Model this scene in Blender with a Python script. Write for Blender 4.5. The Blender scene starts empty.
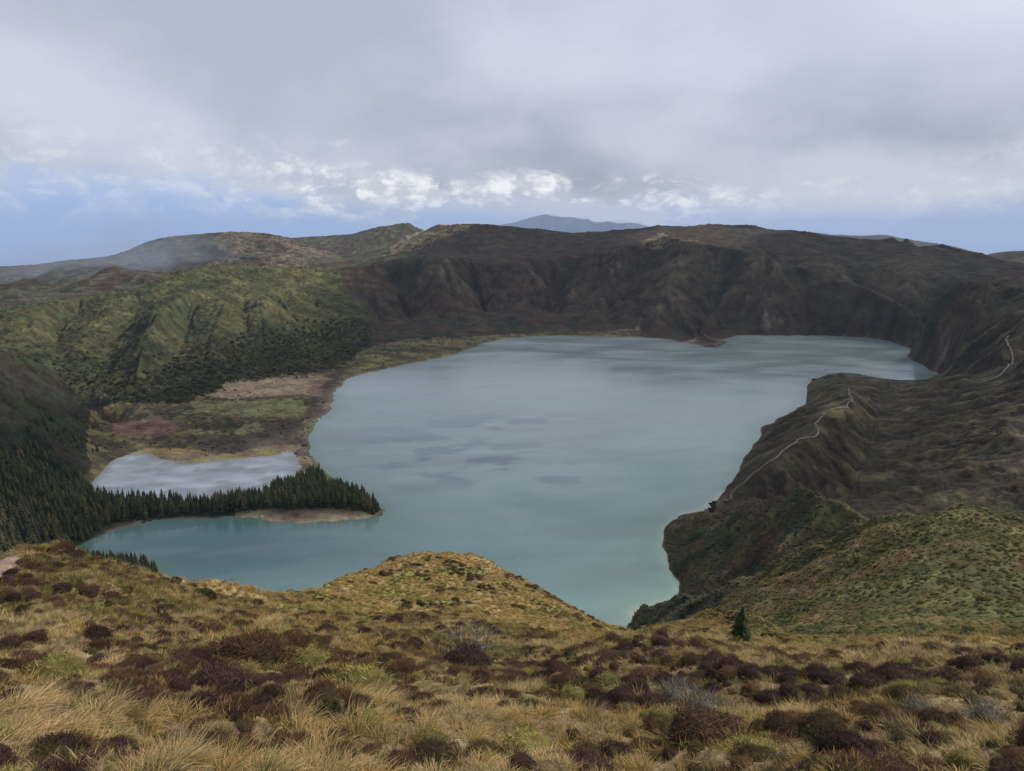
import bpy, math, random
import numpy as np
rng = np.random.default_rng(7)
random.seed(7)
C = bpy.context.scene.collection
PI = math.pi

# ------------------------------------------------------------------ camera frame
F = 740.0; CX, CY = 512.0, 385.5
H = 360.0
PITCH = math.atan((385.5 - 230.0) / F)
cP, sP = math.cos(PITCH), math.sin(PITCH)

def ray(px, py):
    x = (px - CX) / F; v = -(py - CY) / F
    return x, cP + sP * v, -sP + cP * v
def PR(px, py, r):
    x, y, z = ray(px, py); h = math.hypot(x, y); s = r / h
    return (x * s, y * s, H + z * s)
def PZ(px, py, z):
    x, y, dz = ray(px, py); s = (z - H) / dz
    return (x * s, y * s, z)
def project(X, Y, Z):
    dz = Z - H
    fw = Y * cP - dz * sP; up = Y * sP + dz * cP
    fw = np.maximum(fw, 1e-3)
    return CX + F * X / fw, CY - F * up / fw

# ------------------------------------------------------------------ noise
def _hash(ix, iy, seed):
    h = (ix.astype(np.int64) * 374761393 + iy.astype(np.int64) * 668265263 + seed * 1442695041) & 0xFFFFFFFF
    h = ((h ^ (h >> 13)) * 1274126177) & 0xFFFFFFFF
    h = h ^ (h >> 16)
    return h.astype(np.float32) / np.float32(4294967296.0)
def vnoise(x, y, seed=0):
    ix = np.floor(x); iy = np.floor(y); fx = (x - ix); fy = (y - iy)
    fx = fx * fx * fx * (fx * (fx * 6 - 15) + 10); fy = fy * fy * fy * (fy * (fy * 6 - 15) + 10)
    a = _hash(ix, iy, seed); b = _hash(ix + 1, iy, seed); c = _hash(ix, iy + 1, seed); d = _hash(ix + 1, iy + 1, seed)
    return (a + (b - a) * fx + (c - a) * fy + (a - b - c + d) * fx * fy) * 2 - 1
def fbm(x, y, oct=4, seed=0, gain=.5):
    s = 0; a = 1.0; t = 0; f = 1.0
    for k in range(oct):
        cs, sn = math.cos(k * 1.1), math.sin(k * 1.1)
        s = s + a * vnoise((x * cs - y * sn) * f, (x * sn + y * cs) * f, seed + 17 * k); t += a; a *= gain; f *= 2.03
    return s / t
def smooth(a, b, x):
    t = np.clip((x - a) / (b - a), 0, 1); return t * t * (3 - 2 * t)
def gully(x, y, gx, gy, wl, octs, seed):
    """erosion stripes that run down the local slope; returns about -1..1"""
    tot = np.zeros_like(x); a = 1.0; asum = 0; dxa = np.zeros_like(x); dya = np.zeros_like(x)
    for o in range(octs):
        f = 1.0 / wl * (2 ** o)
        X = x * f; Y = y * f
        px = -(gy + dya); py = (gx + dxa)
        n = np.sqrt(px * px + py * py) + 1e-6
        px = px / n * 1.15; py = py / n * 1.15
        ix = np.floor(X); iy = np.floor(Y)
        va = np.zeros_like(x); vs = np.zeros_like(x); wt = np.zeros_like(x)
        for i in (-1, 0, 1):
            for j in (-1, 0, 1):
                ox = ix + i + _hash(ix + i, iy + j, seed + o * 7); oy = iy + j + _hash(ix + i, iy + j, seed + 3 + o * 7)
                ddx = X - ox; ddy = Y - oy
                w = np.exp(-2.2 * (ddx * ddx + ddy * ddy))
                ph = (ddx * px + ddy * py) * 2 * PI
                va += np.cos(ph) * w; vs -= np.sin(ph) * w; wt += w
        va /= wt; vs /= wt
        tot += a * va; asum += a
        g = vs * a * .55
        dxa = dxa + g * px; dya = dya + g * py
        a *= .52
    return tot / asum

# ------------------------------------------------------------------ control lines of the land
T0, T1 = math.radians(-65), math.radians(65)
R0, R1 = 2.2, 26000.0
U0, U1 = math.log(R0), math.log(R1)
NT, NU = 806, 1800
LINES = []
def line(*pts): LINES.append(list(pts))
def crest(pts, dr, dz):
    """a ridge crest, and the ground behind it lying dz lower and dr farther"""
    line(*pts)
    b = []
    for (x, y, z) in pts:
        r = math.hypot(x, y); s = (r + dr) / r
        b.append((x * s, y * s, z - dz))
    line(*b)

SHORE_PX = [(950,381),(938,372),(915,360),(913,348),(893,341),(866,336),(835,335),(780,335.5),(745,335),(729,337),(724,347),(708,347.5),(690,344),(672,340),(655,338),(624,337),(573,336),(540,336),(519,337),(500,339),(484,344),(456,355),(417,363),(378,371),(351,377),(340,387),(337,395),(334,405),(327,416),(318,425),(312,438),(313,450),(318,462),(332,477),(350,487),(363,495),(378,502),(388,512),(387,517),(367,519),(345,522),(324,523),(290,522),(254,520),(234,518),(195,519),(156,522),(125,528),(105,536),(85,546),(72,556),(90,562),(112,563),(138,562),(155,560),(158,563),(152,574),(160,592),(200,620),(300,655),(400,665),(500,668),(600,655),(628,634),(632,622),(633,611),(641,605),(662,601),(683,594),(676,578),(665,555),(659,540),(661,528),(672,518),(690,513),(702,508),(712,502),(720,496),(731,482),(737,473),(743,460),(752,447),(761,437),(759,430),(770,422),(784,415),(800,407),(809,401),(806,392),(806,385),(811,379),(832,373),(850,372),(870,376),(893,380),(920,379)]
SHORE = [PZ(x, y, 0) for x, y in SHORE_PX]
def smooth_closed(P, n=2):
    for _ in range(n):
        Q = []
        for i in range(len(P)):
            a = P[i]; b = P[(i + 1) % len(P)]
            Q.append(tuple(a[k] * .75 + b[k] * .25 for k in range(3))); Q.append(tuple(a[k] * .25 + b[k] * .75 for k in range(3)))
        P = Q
    return P
SHORE = smooth_closed(SHORE, 2)
def roughen(P, amp, step=9.0):
    Q = []
    for a, b in zip(P, P[1:] + P[:1]):
        n = max(1, int(math.hypot(b[0] - a[0], b[1] - a[1]) / step)); Q += [(a[0] + (b[0] - a[0]) * k / n, a[1] + (b[1] - a[1]) * k / n, a[2]) for k in range(n)]
    A = np.array(Q); n1 = fbm(A[:, 0] / 38, A[:, 1] / 38, 4, 201, .6); n2 = fbm(A[:, 0] / 38, A[:, 1] / 38, 4, 202, .6); A[:, 0] += n1 * amp; A[:, 1] += n2 * amp
    return [tuple(q) for q in A]
SHORE = roughen(SHORE, 12)
line(*(SHORE + [SHORE[0]]))
POND_PX = [(88,487),(95,480),(102,473),(108,465),(117,459),(130,455),(145,453),(158,459),(170,462),(184,463.5),(200,463),(219,461),(235,459.5),(250,458),(268,457),(281,455),(289,450),(294,458),(299,468),(298,474),(285,482),(262,490),(235,497),(200,502),(150,504),(105,499)]
POND = smooth_closed([PZ(x, y, .6) for x, y in POND_PX], 2)
line(*(POND + [POND[0]]))

# outer skyline
crest([PR(-90,276,5000),PR(-40,271,5000),PR(0,267,5000),PR(39,264.5,5000),PR(59,261,5000),PR(98,258,4950),PR(121,254,4900),PR(144,242,4850),PR(168,237,4800),PR(203,233.5,4800),PR(234,232,4750),PR(266,233,4700),PR(289,237,4650),PR(310,245,4550),PR(330,254,4450),PR(345,262,4350)], 700, 260)
crest([PR(270,240,6600),PR(297,237,6600),PR(324,235.5,6600),PR(352,234,6500),PR(378,226,6500),PR(411,222,6500),PR(420,228,6500),PR(450,240,6500)], 700, 260)
crest([PR(345,262,4300),PR(365,255,4300),PR(395,243,4300),PR(429,229,4300),PR(445,225.5,4300),PR(468,223.5,4250),PR(503,225,4250),PR(534,229,4250),PR(573,232.5,4200),PR(605,232,4200),PR(632,229,4200),PR(659,225,4200),PR(683,226,4150),PR(710,225,4100),PR(733,224,4100),PR(749,224,4100),PR(772,229,4050),PR(819,234,4000),PR(858,238,4000),PR(885,241,3950),PR(905,244,3900),PR(921,247,3850),PR(936,243.5,3850),PR(946,248,3800),PR(975,254,3700),PR(1015,262,3600),PR(1060,270,3500),PR(1180,285,3300)], 600, 260)
crest([PR(970,256,5500),PR(987,253,5500),PR(1007,251,5500),PR(1060,249,5500),PR(1180,250,5500)], 700, 260)
crest([PR(770,233,10000),PR(792,230,10000),PR(811,231,10000),PR(835,234,10000),PR(858,235,10000),PR(882,234,10000),PR(913,239,10000),PR(936,242,10000),PR(960,247,10000),PR(983,251,10000)], 1500, 420)
crest([PR(470,226,15000),PR(490,225,15000),PR(513,222,15000),PR(534,216,15000),PR(554,211,15000),PR(585,207,15000),PR(610,209,15000),PR(625,214,15000),PR(640,219,15000),PR(665,224,15000),PR(700,229,15000)], 2500, 700)
# outer flank and sea bed
for rr, z in ((8200, -640), (12300, -650), (19500, -650)):
    if rr == 8200: line(*[(math.sin(t) * rr, math.cos(t) * rr, z) for t in np.linspace(T0, math.radians(-7), 30)]); line(*[(math.sin(t) * 7300, math.cos(t) * 7300, -500) for t in np.linspace(math.radians(-5), T1, 30)])
    else: line(*[(math.sin(t) * rr, math.cos(t) * rr, z) for t in np.linspace(T0, T1, 60)])
line(*[(math.sin(t) * 25500, math.cos(t) * 25500, -650) for t in np.linspace(T0, T1, 60)])
# inner rim
L1 = [PR(-90,345,2350),PR(-40,330,2450),PR(0,317,2550),PR(47,305.5,2700),PR(98,297.5,2800),PR(129,293,2850),PR(150,284,2950),PR(172,274.5,3000),PR(203,268.5,3050),PR(234,267,3100),PR(266,268,3150),PR(300,268,3200),PR(336,269,3250),PR(363,266,3250),PR(405,260,3200),PR(429,257,3200),PR(448,258,3200)]
crest(L1[:14], 330, 90)
line(*L1[13:])
line(PR(448,258,3200),PR(487,262,3250),PR(530,262,3300),PR(580,258,3300),PR(620,250,3300),PR(645,243,3300),PR(665,236,3350))
crest([PR(663,235.5,3350),PR(680,240,3300),PR(694,244,3250),PR(730,248,3150),PR(761,252,3100),PR(775,262,3000),PR(810,270,2950),PR(850,283,2900),PR(890,296,2800),PR(920,310,2650)], 260, 45)
# outer bench behind the inner rim
line(PR(380,262,3550),PR(430,256,3550),PR(490,254,3650),PR(560,254,3650))
line(PR(690,244,3600),PR(760,253,3500),PR(830,262,3400),PR(900,272,3300),PR(960,284,3100),PR(1024,298,2900))
# feet of the crater wall
line(PZ(470,341,8),PZ(440,346,10),PZ(412,345,14),PZ(385,352,12),PZ(362,358,10))
line(PZ(500,333,10),PZ(573,331,8),PZ(640,331,8))
line(PR(667,305,2780),PR(680,322,2720),PR(700,338,2640),PZ(722,346,3))
line(PR(667,305,2780),PR(672,280,2950),PR(680,258,3120))
line(PR(772,262,3000),PR(790,285,2900),PR(800,310,2820),PZ(812,333,6))
line(PR(845,315,2760),PZ(856,334,6))
# right hill
crest([PZ(915,346,10),PR(922,325,2380),PR(932,304,2380),PR(945,291,2380),PR(956,283.5,2380),PR(972,282.5,2360),PR(987,283,2340),PR(1024,288,2250),PR(1100,292,2150),PR(1200,296,2100)], 280, 130)
line(PR(956,283.5,2380),PR(948,310,2260),PR(930,335,2180),PZ(918,357,5))
line(PR(987,283,2340),PR(975,310,2150),PR(962,340,2030),PZ(945,374,8))
line(PR(1040,290,2230),PR(1020,320,2020),PR(1003,345,1900),PR(1000,365,1790))
# right arm with the trail
line(PZ(714,502,4),PZ(728,499,10),PZ(745,485,28),PZ(765,467,48),PZ(790,445,62),PZ(815,432,70),PZ(818,418,74),PZ(835,408,78),PZ(850,402,80),PZ(848,390,66),PZ(838,381,40),PZ(831,376.5,18))
crest([PZ(812,381,10),PZ(831,377,22),PZ(848,378,30),PZ(866,382,30),PZ(893,389,26),PZ(917,383.5,32),PZ(948,380,40),PZ(975,376,62),PZ(1000,368,95),PZ(1024,362,120),PZ(1100,350,170),PZ(1200,350,190)], 90, 26)
line(PZ(848,530,8),PZ(870,526,10),PZ(905,519,16),PZ(940,517,22),PZ(1024,515,35),PZ(1120,520,55))
line(PZ(735,507,6),PZ(760,508,6),PZ(800,512,6),PZ(835,520,7))
line(PZ(945,395,60),PZ(935,430,60),PZ(915,470,35),PZ(900,505,20))
line(PZ(880,395,40),PZ(872,430,40),PZ(858,470,24),PZ(845,505,10))
line(PZ(1010,390,95),PZ(1005,430,88),PZ(1000,480,50))
# second spur
crest([PZ(664,530,4),PZ(680,522,12),PZ(702,514,22),PZ(730,511,42),PZ(757,506,70),PZ(790,500,98),PZ(815,495,115),PZ(822,495,118),PZ(838,503,120),PZ(852,512,118),PZ(870,522,112)], 110, 60)
line(PZ(690,592,6),PZ(715,592,22),PZ(745,578,45),PZ(780,562,72),PZ(815,545,90),PZ(850,532,100))
line(PZ(745,510,58),PZ(735,540,42),PZ(725,570,28))
line(PZ(800,498,104),PZ(790,525,92),PZ(775,555,74))
# right hill near
RH = [PR(700,600,560),PR(729,597,480),PR(760,579,430),PR(792,562,390),PR(825,543,350),PR(858,527,330),PR(885,517,320),PR(909,512,315),PR(940,508,315),PR(964,505,320),PR(990,508,325),PR(1024,508,330),PR(1080,510,330),PR(1160,520,320)]
crest(RH, 120, 85)
line(PR(820,580,270),PR(860,560,245),PR(910,548,230),PR(970,545,225),PR(1024,545,225),PR(1120,550,225))
line(PR(760,610,260),PR(785,628,190),PR(800,636,150),PR(830,632,140),PR(866,629,135),PR(920,630,125),PR(970,628,120),PR(1024,626,118),PR(1100,628,118))
# grey scrub knob above the shore
crest([PR(637,614,640),PR(650,605,620),PR(665,602,600),PR(685,598,575),PR(705,601,540)], 40, 30)
# near knoll with the lone conifer
crest([PR(632,632,120),PR(646,626,118),PR(668,623,116),PR(690,619,114),PR(705,612,112),PR(722,608.5,110),PR(740,611,108),PR(760,619,106),PR(775,630,104),PR(790,640,100)], 60, 42)
# knoll of dry grass
crest([PR(-200,552,24),PR(-100,554,26),PR(-40,560,28),PR(0,562,29),PR(20,556,30),PR(45,549,31),PR(62,547,31),PR(85,556,32),PR(110,563,33),PR(140,571,34),PR(155,577,35),PR(200,581,37),PR(222,580,38),PR(240,587,40),PR(262,594,43),PR(280,598,46),PR(300,592,55),PR(330,584,66),PR(350,574,72),PR(372,565,76),PR(395,556,80),PR(420,551.5,83),PR(445,550,84),PR(468,553,84),PR(490,562,82),PR(520,577,80),PR(545,591,77),PR(562,602,75),PR(578,616,73),PR(600,624,76),PR(618,631,80),PR(632,633,86)], 55, 42)
line(PR(330,600,60),PR(380,590,64),PR(440,582,68),PR(490,590,66),PR(540,610,62))
line(PR(200,600,31),PR(260,612,32),PR(330,618,34),PR(440,622,35),PR(540,629,35),PR(640,637,35),PR(740,642,36),PR(850,643,37),PR(1024,640,38),PR(1150,640,38))
# foreground shelf
for py, r, rl in ((645, 20, 18), (668, 15.2, 14.2), (695, 11.9, 11.5), (722, 9.7, 9.5), (750, 8.1, 8.0), (785, 6.8, 6.8), (860, 5.2, 5.2)):
    line(*[PR(px, py + (5 * math.sin(px * .021 + py)), r * (1 + .05 * math.sin(px * .017 + py * .3)) - (r - rl) * max(0, 1 - max(px, 0) / 260)) for px in range(-260, 1300, 40)])
line(*[(math.sin(t) * 2.2, math.cos(t) * 2.2, H - 4.0) for t in np.linspace(T0, T1, 30)])
line(PR(60,575,25),PR(95,585,25),PR(130,592,26))
line(PR(-60,595,23),PR(0,597,23),PR(60,605,22.5),PR(160,615,23))
# low ground behind the near crests
line(PZ(-60,600,170),PZ(20,595,110),PZ(100,600,50),PZ(160,625,20),PZ(300,680,12),PZ(450,695,10),PZ(600,680,10),PZ(640,650,12))
line(PR(-160,590,260),PR(0,610,240),PR(150,640,220),PR(300,690,200),PR(450,720,190),PR(600,690,200),PR(660,660,220),PR(700,640,250))
# left bank of the lakes
crest([PZ(112,450,2),PZ(95,425,20),PZ(78,400,48),PZ(64,386,72),PZ(51,375,92),PZ(23,361,128),PZ(0,354,150),PZ(-60,343,185),PZ(-160,335,215)], 260, 70)
line(PZ(60,440,26),PZ(30,425,62),PZ(0,415,90),PZ(-60,405,120))
line(PZ(85,490,3),PZ(55,485,20),PZ(20,478,48),PZ(-20,470,75),PZ(-80,460,110))
line(PZ(96,510,5),PZ(85,535,5),PZ(60,530,22),PZ(0,520,55),PZ(-80,510,95))
line(PZ(60,560,5),PZ(30,565,30),PZ(-20,565,60),PZ(-80,565,110))
line(PZ(95,562,6),PZ(140,564,5))
line(PZ(120,508,4),PZ(200,509,5),PZ(290,505,5),PZ(350,505,4)); line(PZ(305,478,3),PZ(330,492,4),PZ(372,508,3))
# flats and the foot of the green slopes
FOOT = [PZ(88,412,8),PZ(110,404,5),PZ(150,404,5),PZ(187,404,5),PZ(200,396,5),PZ(217,388,5),PZ(234,381,5),PZ(273,376.5,5),PZ(310,374,5),PZ(345,368,6),PZ(362,360,8)]
line(*FOOT)
line(PZ(130,430,3),PZ(200,425,3),PZ(260,420,2.5),PZ(305,415,2)); line(PZ(210,400,3),PZ(260,395,3),PZ(320,385,2.5))
# green spurs
line(PR(254,283,2900),PR(225,288,2820),PR(203,291,2750),PR(185,298,2600),PR(168,306,2450),PR(150,330,2150),PR(140,360,1920),PR(132,385,1790))
line(PR(254,283,2900),PR(290,292,2850),PR(310,315,2680),PR(325,340,2500),PZ(340,365,8))
line(PR(266,268,3150),PR(262,276,3000),PR(254,283,2900))
line(PR(225,305,2520),PR(215,335,2220),PR(200,365,1980),PZ(196,392,9))
line(PR(129,293,2850),PR(110,312,2560),PR(85,335,2300),PR(75,355,2100))
line(PR(175,292,2800),PR(140,312,2600),PR(112,345,2250),PR(98,380,1950))
line(PR(47,305.5,2700),PR(35,325,2400),PR(25,340,2250))
line(PR(260,300,2620),PR(268,330,2320),PR(262,355,2170),PZ(255,374,8))
line(PR(363,266,3250),PR(368,290,3020),PR(378,320,2850),PZ(388,346,14))
line(PR(429,257,3200),PR(440,290,2990),PR(446,320,2830),PZ(452,340,12))
line(PR(142,310,2700),PR(130,330,2420),PR(120,350,2190),PR(112,375,1960)); line(PR(192,310,2600),PR(184,335,2300),PR(174,362,2040),PR(167,388,1840))
line(PR(245,300,2720),PR(243,335,2340),PR(236,362,2090)); line(PR(285,310,2720),PR(292,335,2460),PR(300,358,2260)); line(PR(80,312,2750),PR(60,335,2500),PR(50,352,2300))
line(PR(300,268,3200),PR(305,290,2930),PR(318,312,2760)); line(PR(395,262,3230),PR(400,295,3060),PR(412,325,2900)); line(PR(470,262,3260),PR(478,292,3100),PR(486,318,2960)); line(PR(540,262,3330),PR(548,292,3120),PR(556,318,2950)); line(PR(600,255,3330),PR(604,285,3120),PR(612,315,2940))
# outer country on the left, seen over the green rim
line(PR(0,300,3500),PR(60,292,3500),PR(110,285,3550),PR(150,276,3600))
line(PR(0,284,4100),PR(70,278,4100),PR(130,270,4150),PR(180,262,4200),PR(240,258,4100),PR(300,262,4000))

def to_grid(P):
    P = np.asarray(P); r = np.hypot(P[:, 0], P[:, 1]); t = np.arctan2(P[:, 0], P[:, 1])
    return (t - T0) / (T1 - T0) * (NT - 1), (np.log(r) - U0) / (U1 - U0) * (NU - 1), P[:, 2]
sumz = np.zeros((NU, NT)); cnt = np.zeros((NU, NT))
for L in LINES:
    L = np.array(L, float)
    a, b = L[:-1], L[1:]
    ga = to_grid(a); gb = to_grid(b)
    for i in range(len(a)):
        n = int(max(abs(ga[0][i] - gb[0][i]), abs(ga[1][i] - gb[1][i])) * 1.5) + 2
        s = np.linspace(0, 1, n)[:, None]
        # straight in the log-polar plane keeps lines of sight true
        gt = ga[0][i] + (gb[0][i] - ga[0][i]) * s[:, 0]; gu = ga[1][i] + (gb[1][i] - ga[1][i]) * s[:, 0]
        ra = math.hypot(*a[i][:2]); rb = math.hypot(*b[i][:2]); rr = np.exp(U0 + gu / (NU - 1) * (U1 - U0))
        ta = (a[i][2] - H) / ra; tb = (b[i][2] - H) / rb
        z = H + rr * (ta + (tb - ta) * s[:, 0])
        if abs(a[i][2] - b[i][2]) < 1e-6: z = np.full(n, a[i][2])
        it = np.round(gt).astype(int); iu = np.round(gu).astype(int)
        ok = (it >= 0) & (it < NT) & (iu >= 0) & (iu < NU)
        np.add.at(sumz, (iu[ok], it[ok]), z[ok]); np.add.at(cnt, (iu[ok], it[ok]), 1)
def inside(poly, px, py):
    P = np.asarray(poly, float); res = np.zeros(px.shape, bool); j = len(P) - 1
    for i in range(len(P)):
        xi, yi, xj, yj = P[i, 0], P[i, 1], P[j, 0], P[j, 1]
        if yi != yj:
            c = ((yi > py) != (yj > py)) & (px < (xj - xi) * (py - yi) / (yj - yi) + xi)
            res ^= c
        j = i
    return res
tt = np.linspace(T0, T1, NT); uu = np.linspace(U0, U1, NU)
TT, UU = np.meshgrid(tt, uu); RR = np.exp(UU); GX = np.sin(TT) * RR; GY = np.cos(TT) * RR
water = inside(SHORE, GX, GY) | inside(POND, GX, GY)
er = water.copy()
for _ in range(3):
    e2 = er.copy(); e2[1:] &= er[:-1]; e2[:-1] &= er[1:]; e2[:, 1:] &= er[:, :-1]; e2[:, :-1] &= er[:, 1:]; er = e2
sumz[water] = 0; cnt[water] = 0
sumz[er] = -9.0; cnt[er] = 1
shl = [SHORE + [SHORE[0]], POND + [POND[0]]]
def solve(sz, ct, level=0):
    nu, nt = sz.shape
    if min(nu, nt) > 24:
        pu, pt = nu + (nu & 1), nt + (nt & 1)
        s2 = np.zeros((pu, pt)); c2 = np.zeros((pu, pt)); s2[:nu, :nt] = sz; c2[:nu, :nt] = ct
        s2 = s2.reshape(pu // 2, 2, pt // 2, 2).sum((1, 3)); c2 = c2.reshape(pu // 2, 2, pt // 2, 2).sum((1, 3))
        zc = solve(s2, c2, level + 1)
        z = np.repeat(np.repeat(zc, 2, 0), 2, 1)[:nu, :nt]
    else:
        z = np.full((nu, nt), sz.sum() / max(ct.sum(), 1))
    m = ct > 0; v = np.where(m, sz / np.maximum(ct, 1), 0)
    it = 500 if min(nu, nt) < 60 else (160 if level > 0 else 90)
    for k in range(it):
        z[m] = v[m]
        p = np.pad(z, 1, mode='edge')
        z = (p[:-2, 1:-1] + p[2:, 1:-1] + p[1:-1, :-2] + p[1:-1, 2:]) * .25
    z[m] = v[m]
    return z
ZB = solve(sumz, cnt)
for _ in range(1):
    p = np.pad(ZB, 1, mode="edge"); ZB = ZB * .5 + (p[:-2, 1:-1] + p[2:, 1:-1] + p[1:-1, :-2] + p[1:-1, 2:]) * .125
# distance-like field to the shore (cells), for damping relief at the water's edge
dsh = np.where(water, 0., 1.)
land = ~water
acc = land.astype(float); cur = land.copy()
for _ in range(14):
    e2 = cur.copy(); e2[1:] &= cur[:-1]; e2[:-1] &= cur[1:]; e2[:, 1:] &= cur[:, :-1]; e2[:, :-1] &= cur[:, 1:]; cur = e2; acc += cur
acc /= 15.0

def sample(A, t, u):
    x = np.clip((t - T0) / (T1 - T0) * (NT - 1), 0, NT - 1.001); y = np.clip((u - U0) / (U1 - U0) * (NU - 1), 0, NU - 1.001)
    ix = x.astype(int); iy = y.astype(int); fx = x - ix; fy = y - iy
    return (A[iy, ix] * (1 - fx) + A[iy, ix + 1] * fx) * (1 - fy) + (A[iy + 1, ix] * (1 - fx) + A[iy + 1, ix + 1] * fx) * fy
# world gradients of the base land
dzt = np.gradient(ZB, axis=1) / ((T1 - T0) / (NT - 1)) / RR
dzr = np.gradient(ZB, axis=0) / ((U1 - U0) / (NU - 1)) / RR
def blur(A, n):
    for _ in range(n):
        p = np.pad(A, 1, mode='edge'); A = (p[:-2, 1:-1] + p[2:, 1:-1] + p[1:-1, :-2] + p[1:-1, 2:] + A) * .2
    return A
dzt = blur(dzt, 6); dzr = blur(dzr, 6)
GXW = dzr * np.sin(TT) + dzt * np.cos(TT); GYW = dzr * np.cos(TT) - dzt * np.sin(TT)

# ------------------------------------------------------------------ land cover (regions laid out on the ground)
def poly_px(pts): return np.array(pts, float)
FOREST_L = poly_px([(-400,600),(-400,330),(-60,350),(0,430),(40,440),(70,470),(98,492),(130,500),(230,498),(300,478),(322,480),(345,495),(388,508),(388,517),(352,513),(300,513),(262,519),(240,517),(195,519),(156,521),(125,527),(105,535),(85,545),(60,570),(30,600)])
GREEN = poly_px([(-400,420),(-400,300),(0,300),(98,290),(172,262),(300,262),(345,268),(365,300),(372,340),(340,368),(273,377),(234,381),(200,396),(187,404),(110,404),(88,412),(60,380),(30,362),(0,356)])
FLAT = poly_px([(60,500),(90,470),(85,412),(110,404),(187,404),(200,396),(234,381),(273,376),(324,373),(352,362),(372,346),(410,340),(470,338),(520,333),(640,330),(640,342),(520,341),(456,360),(351,380),(338,400),(325,425),(316,445),(335,480),(300,480),(290,462),(180,466),(140,456)])
TAN = [poly_px([(205,396),(232,384),(262,380),(330,377),(325,390),(318,396),(300,395),(270,397),(235,399)])]
RED = [poly_px([(318,378),(330,377),(322,396),(312,397),(305,392)]), poly_px([(110,424),(160,416),(180,430),(150,440),(115,436)])]
GRASSY = [poly_px([(190,402),(300,400),(308,408),(300,418),(235,418),(195,412)]), poly_px([(232,428),(262,424),(262,436),(240,438)])]
SEDGE = [poly_px([(118,461),(140,450),(190,449),(218,456),(288,445),(300,448),(288,455),(250,460),(184,466),(160,463),(145,455)])]
FRINGE = poly_px([(350,376),(338,392),(330,415),(306,425),(303,450),(322,480),(350,497),(340,480),(318,455),(320,432),(334,417),(342,395),(356,378)])
HEATHFLAT = [poly_px([(330,376),(345,378),(334,394),(325,412),(308,412),(318,396)]), poly_px([(205,440),(300,428),(306,446),(225,456),(200,450)]), poly_px([(262,422),(306,420),(306,446),(262,440)])]
SUNLIT = [poly_px([(395,243),(440,226),(475,224),(450,236),(420,250),(385,257)]), poly_px([(640,243),(664,233),(700,243),(675,243),(655,248)])]  # sunlit patches of the far rim, painted into the ground colour

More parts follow.
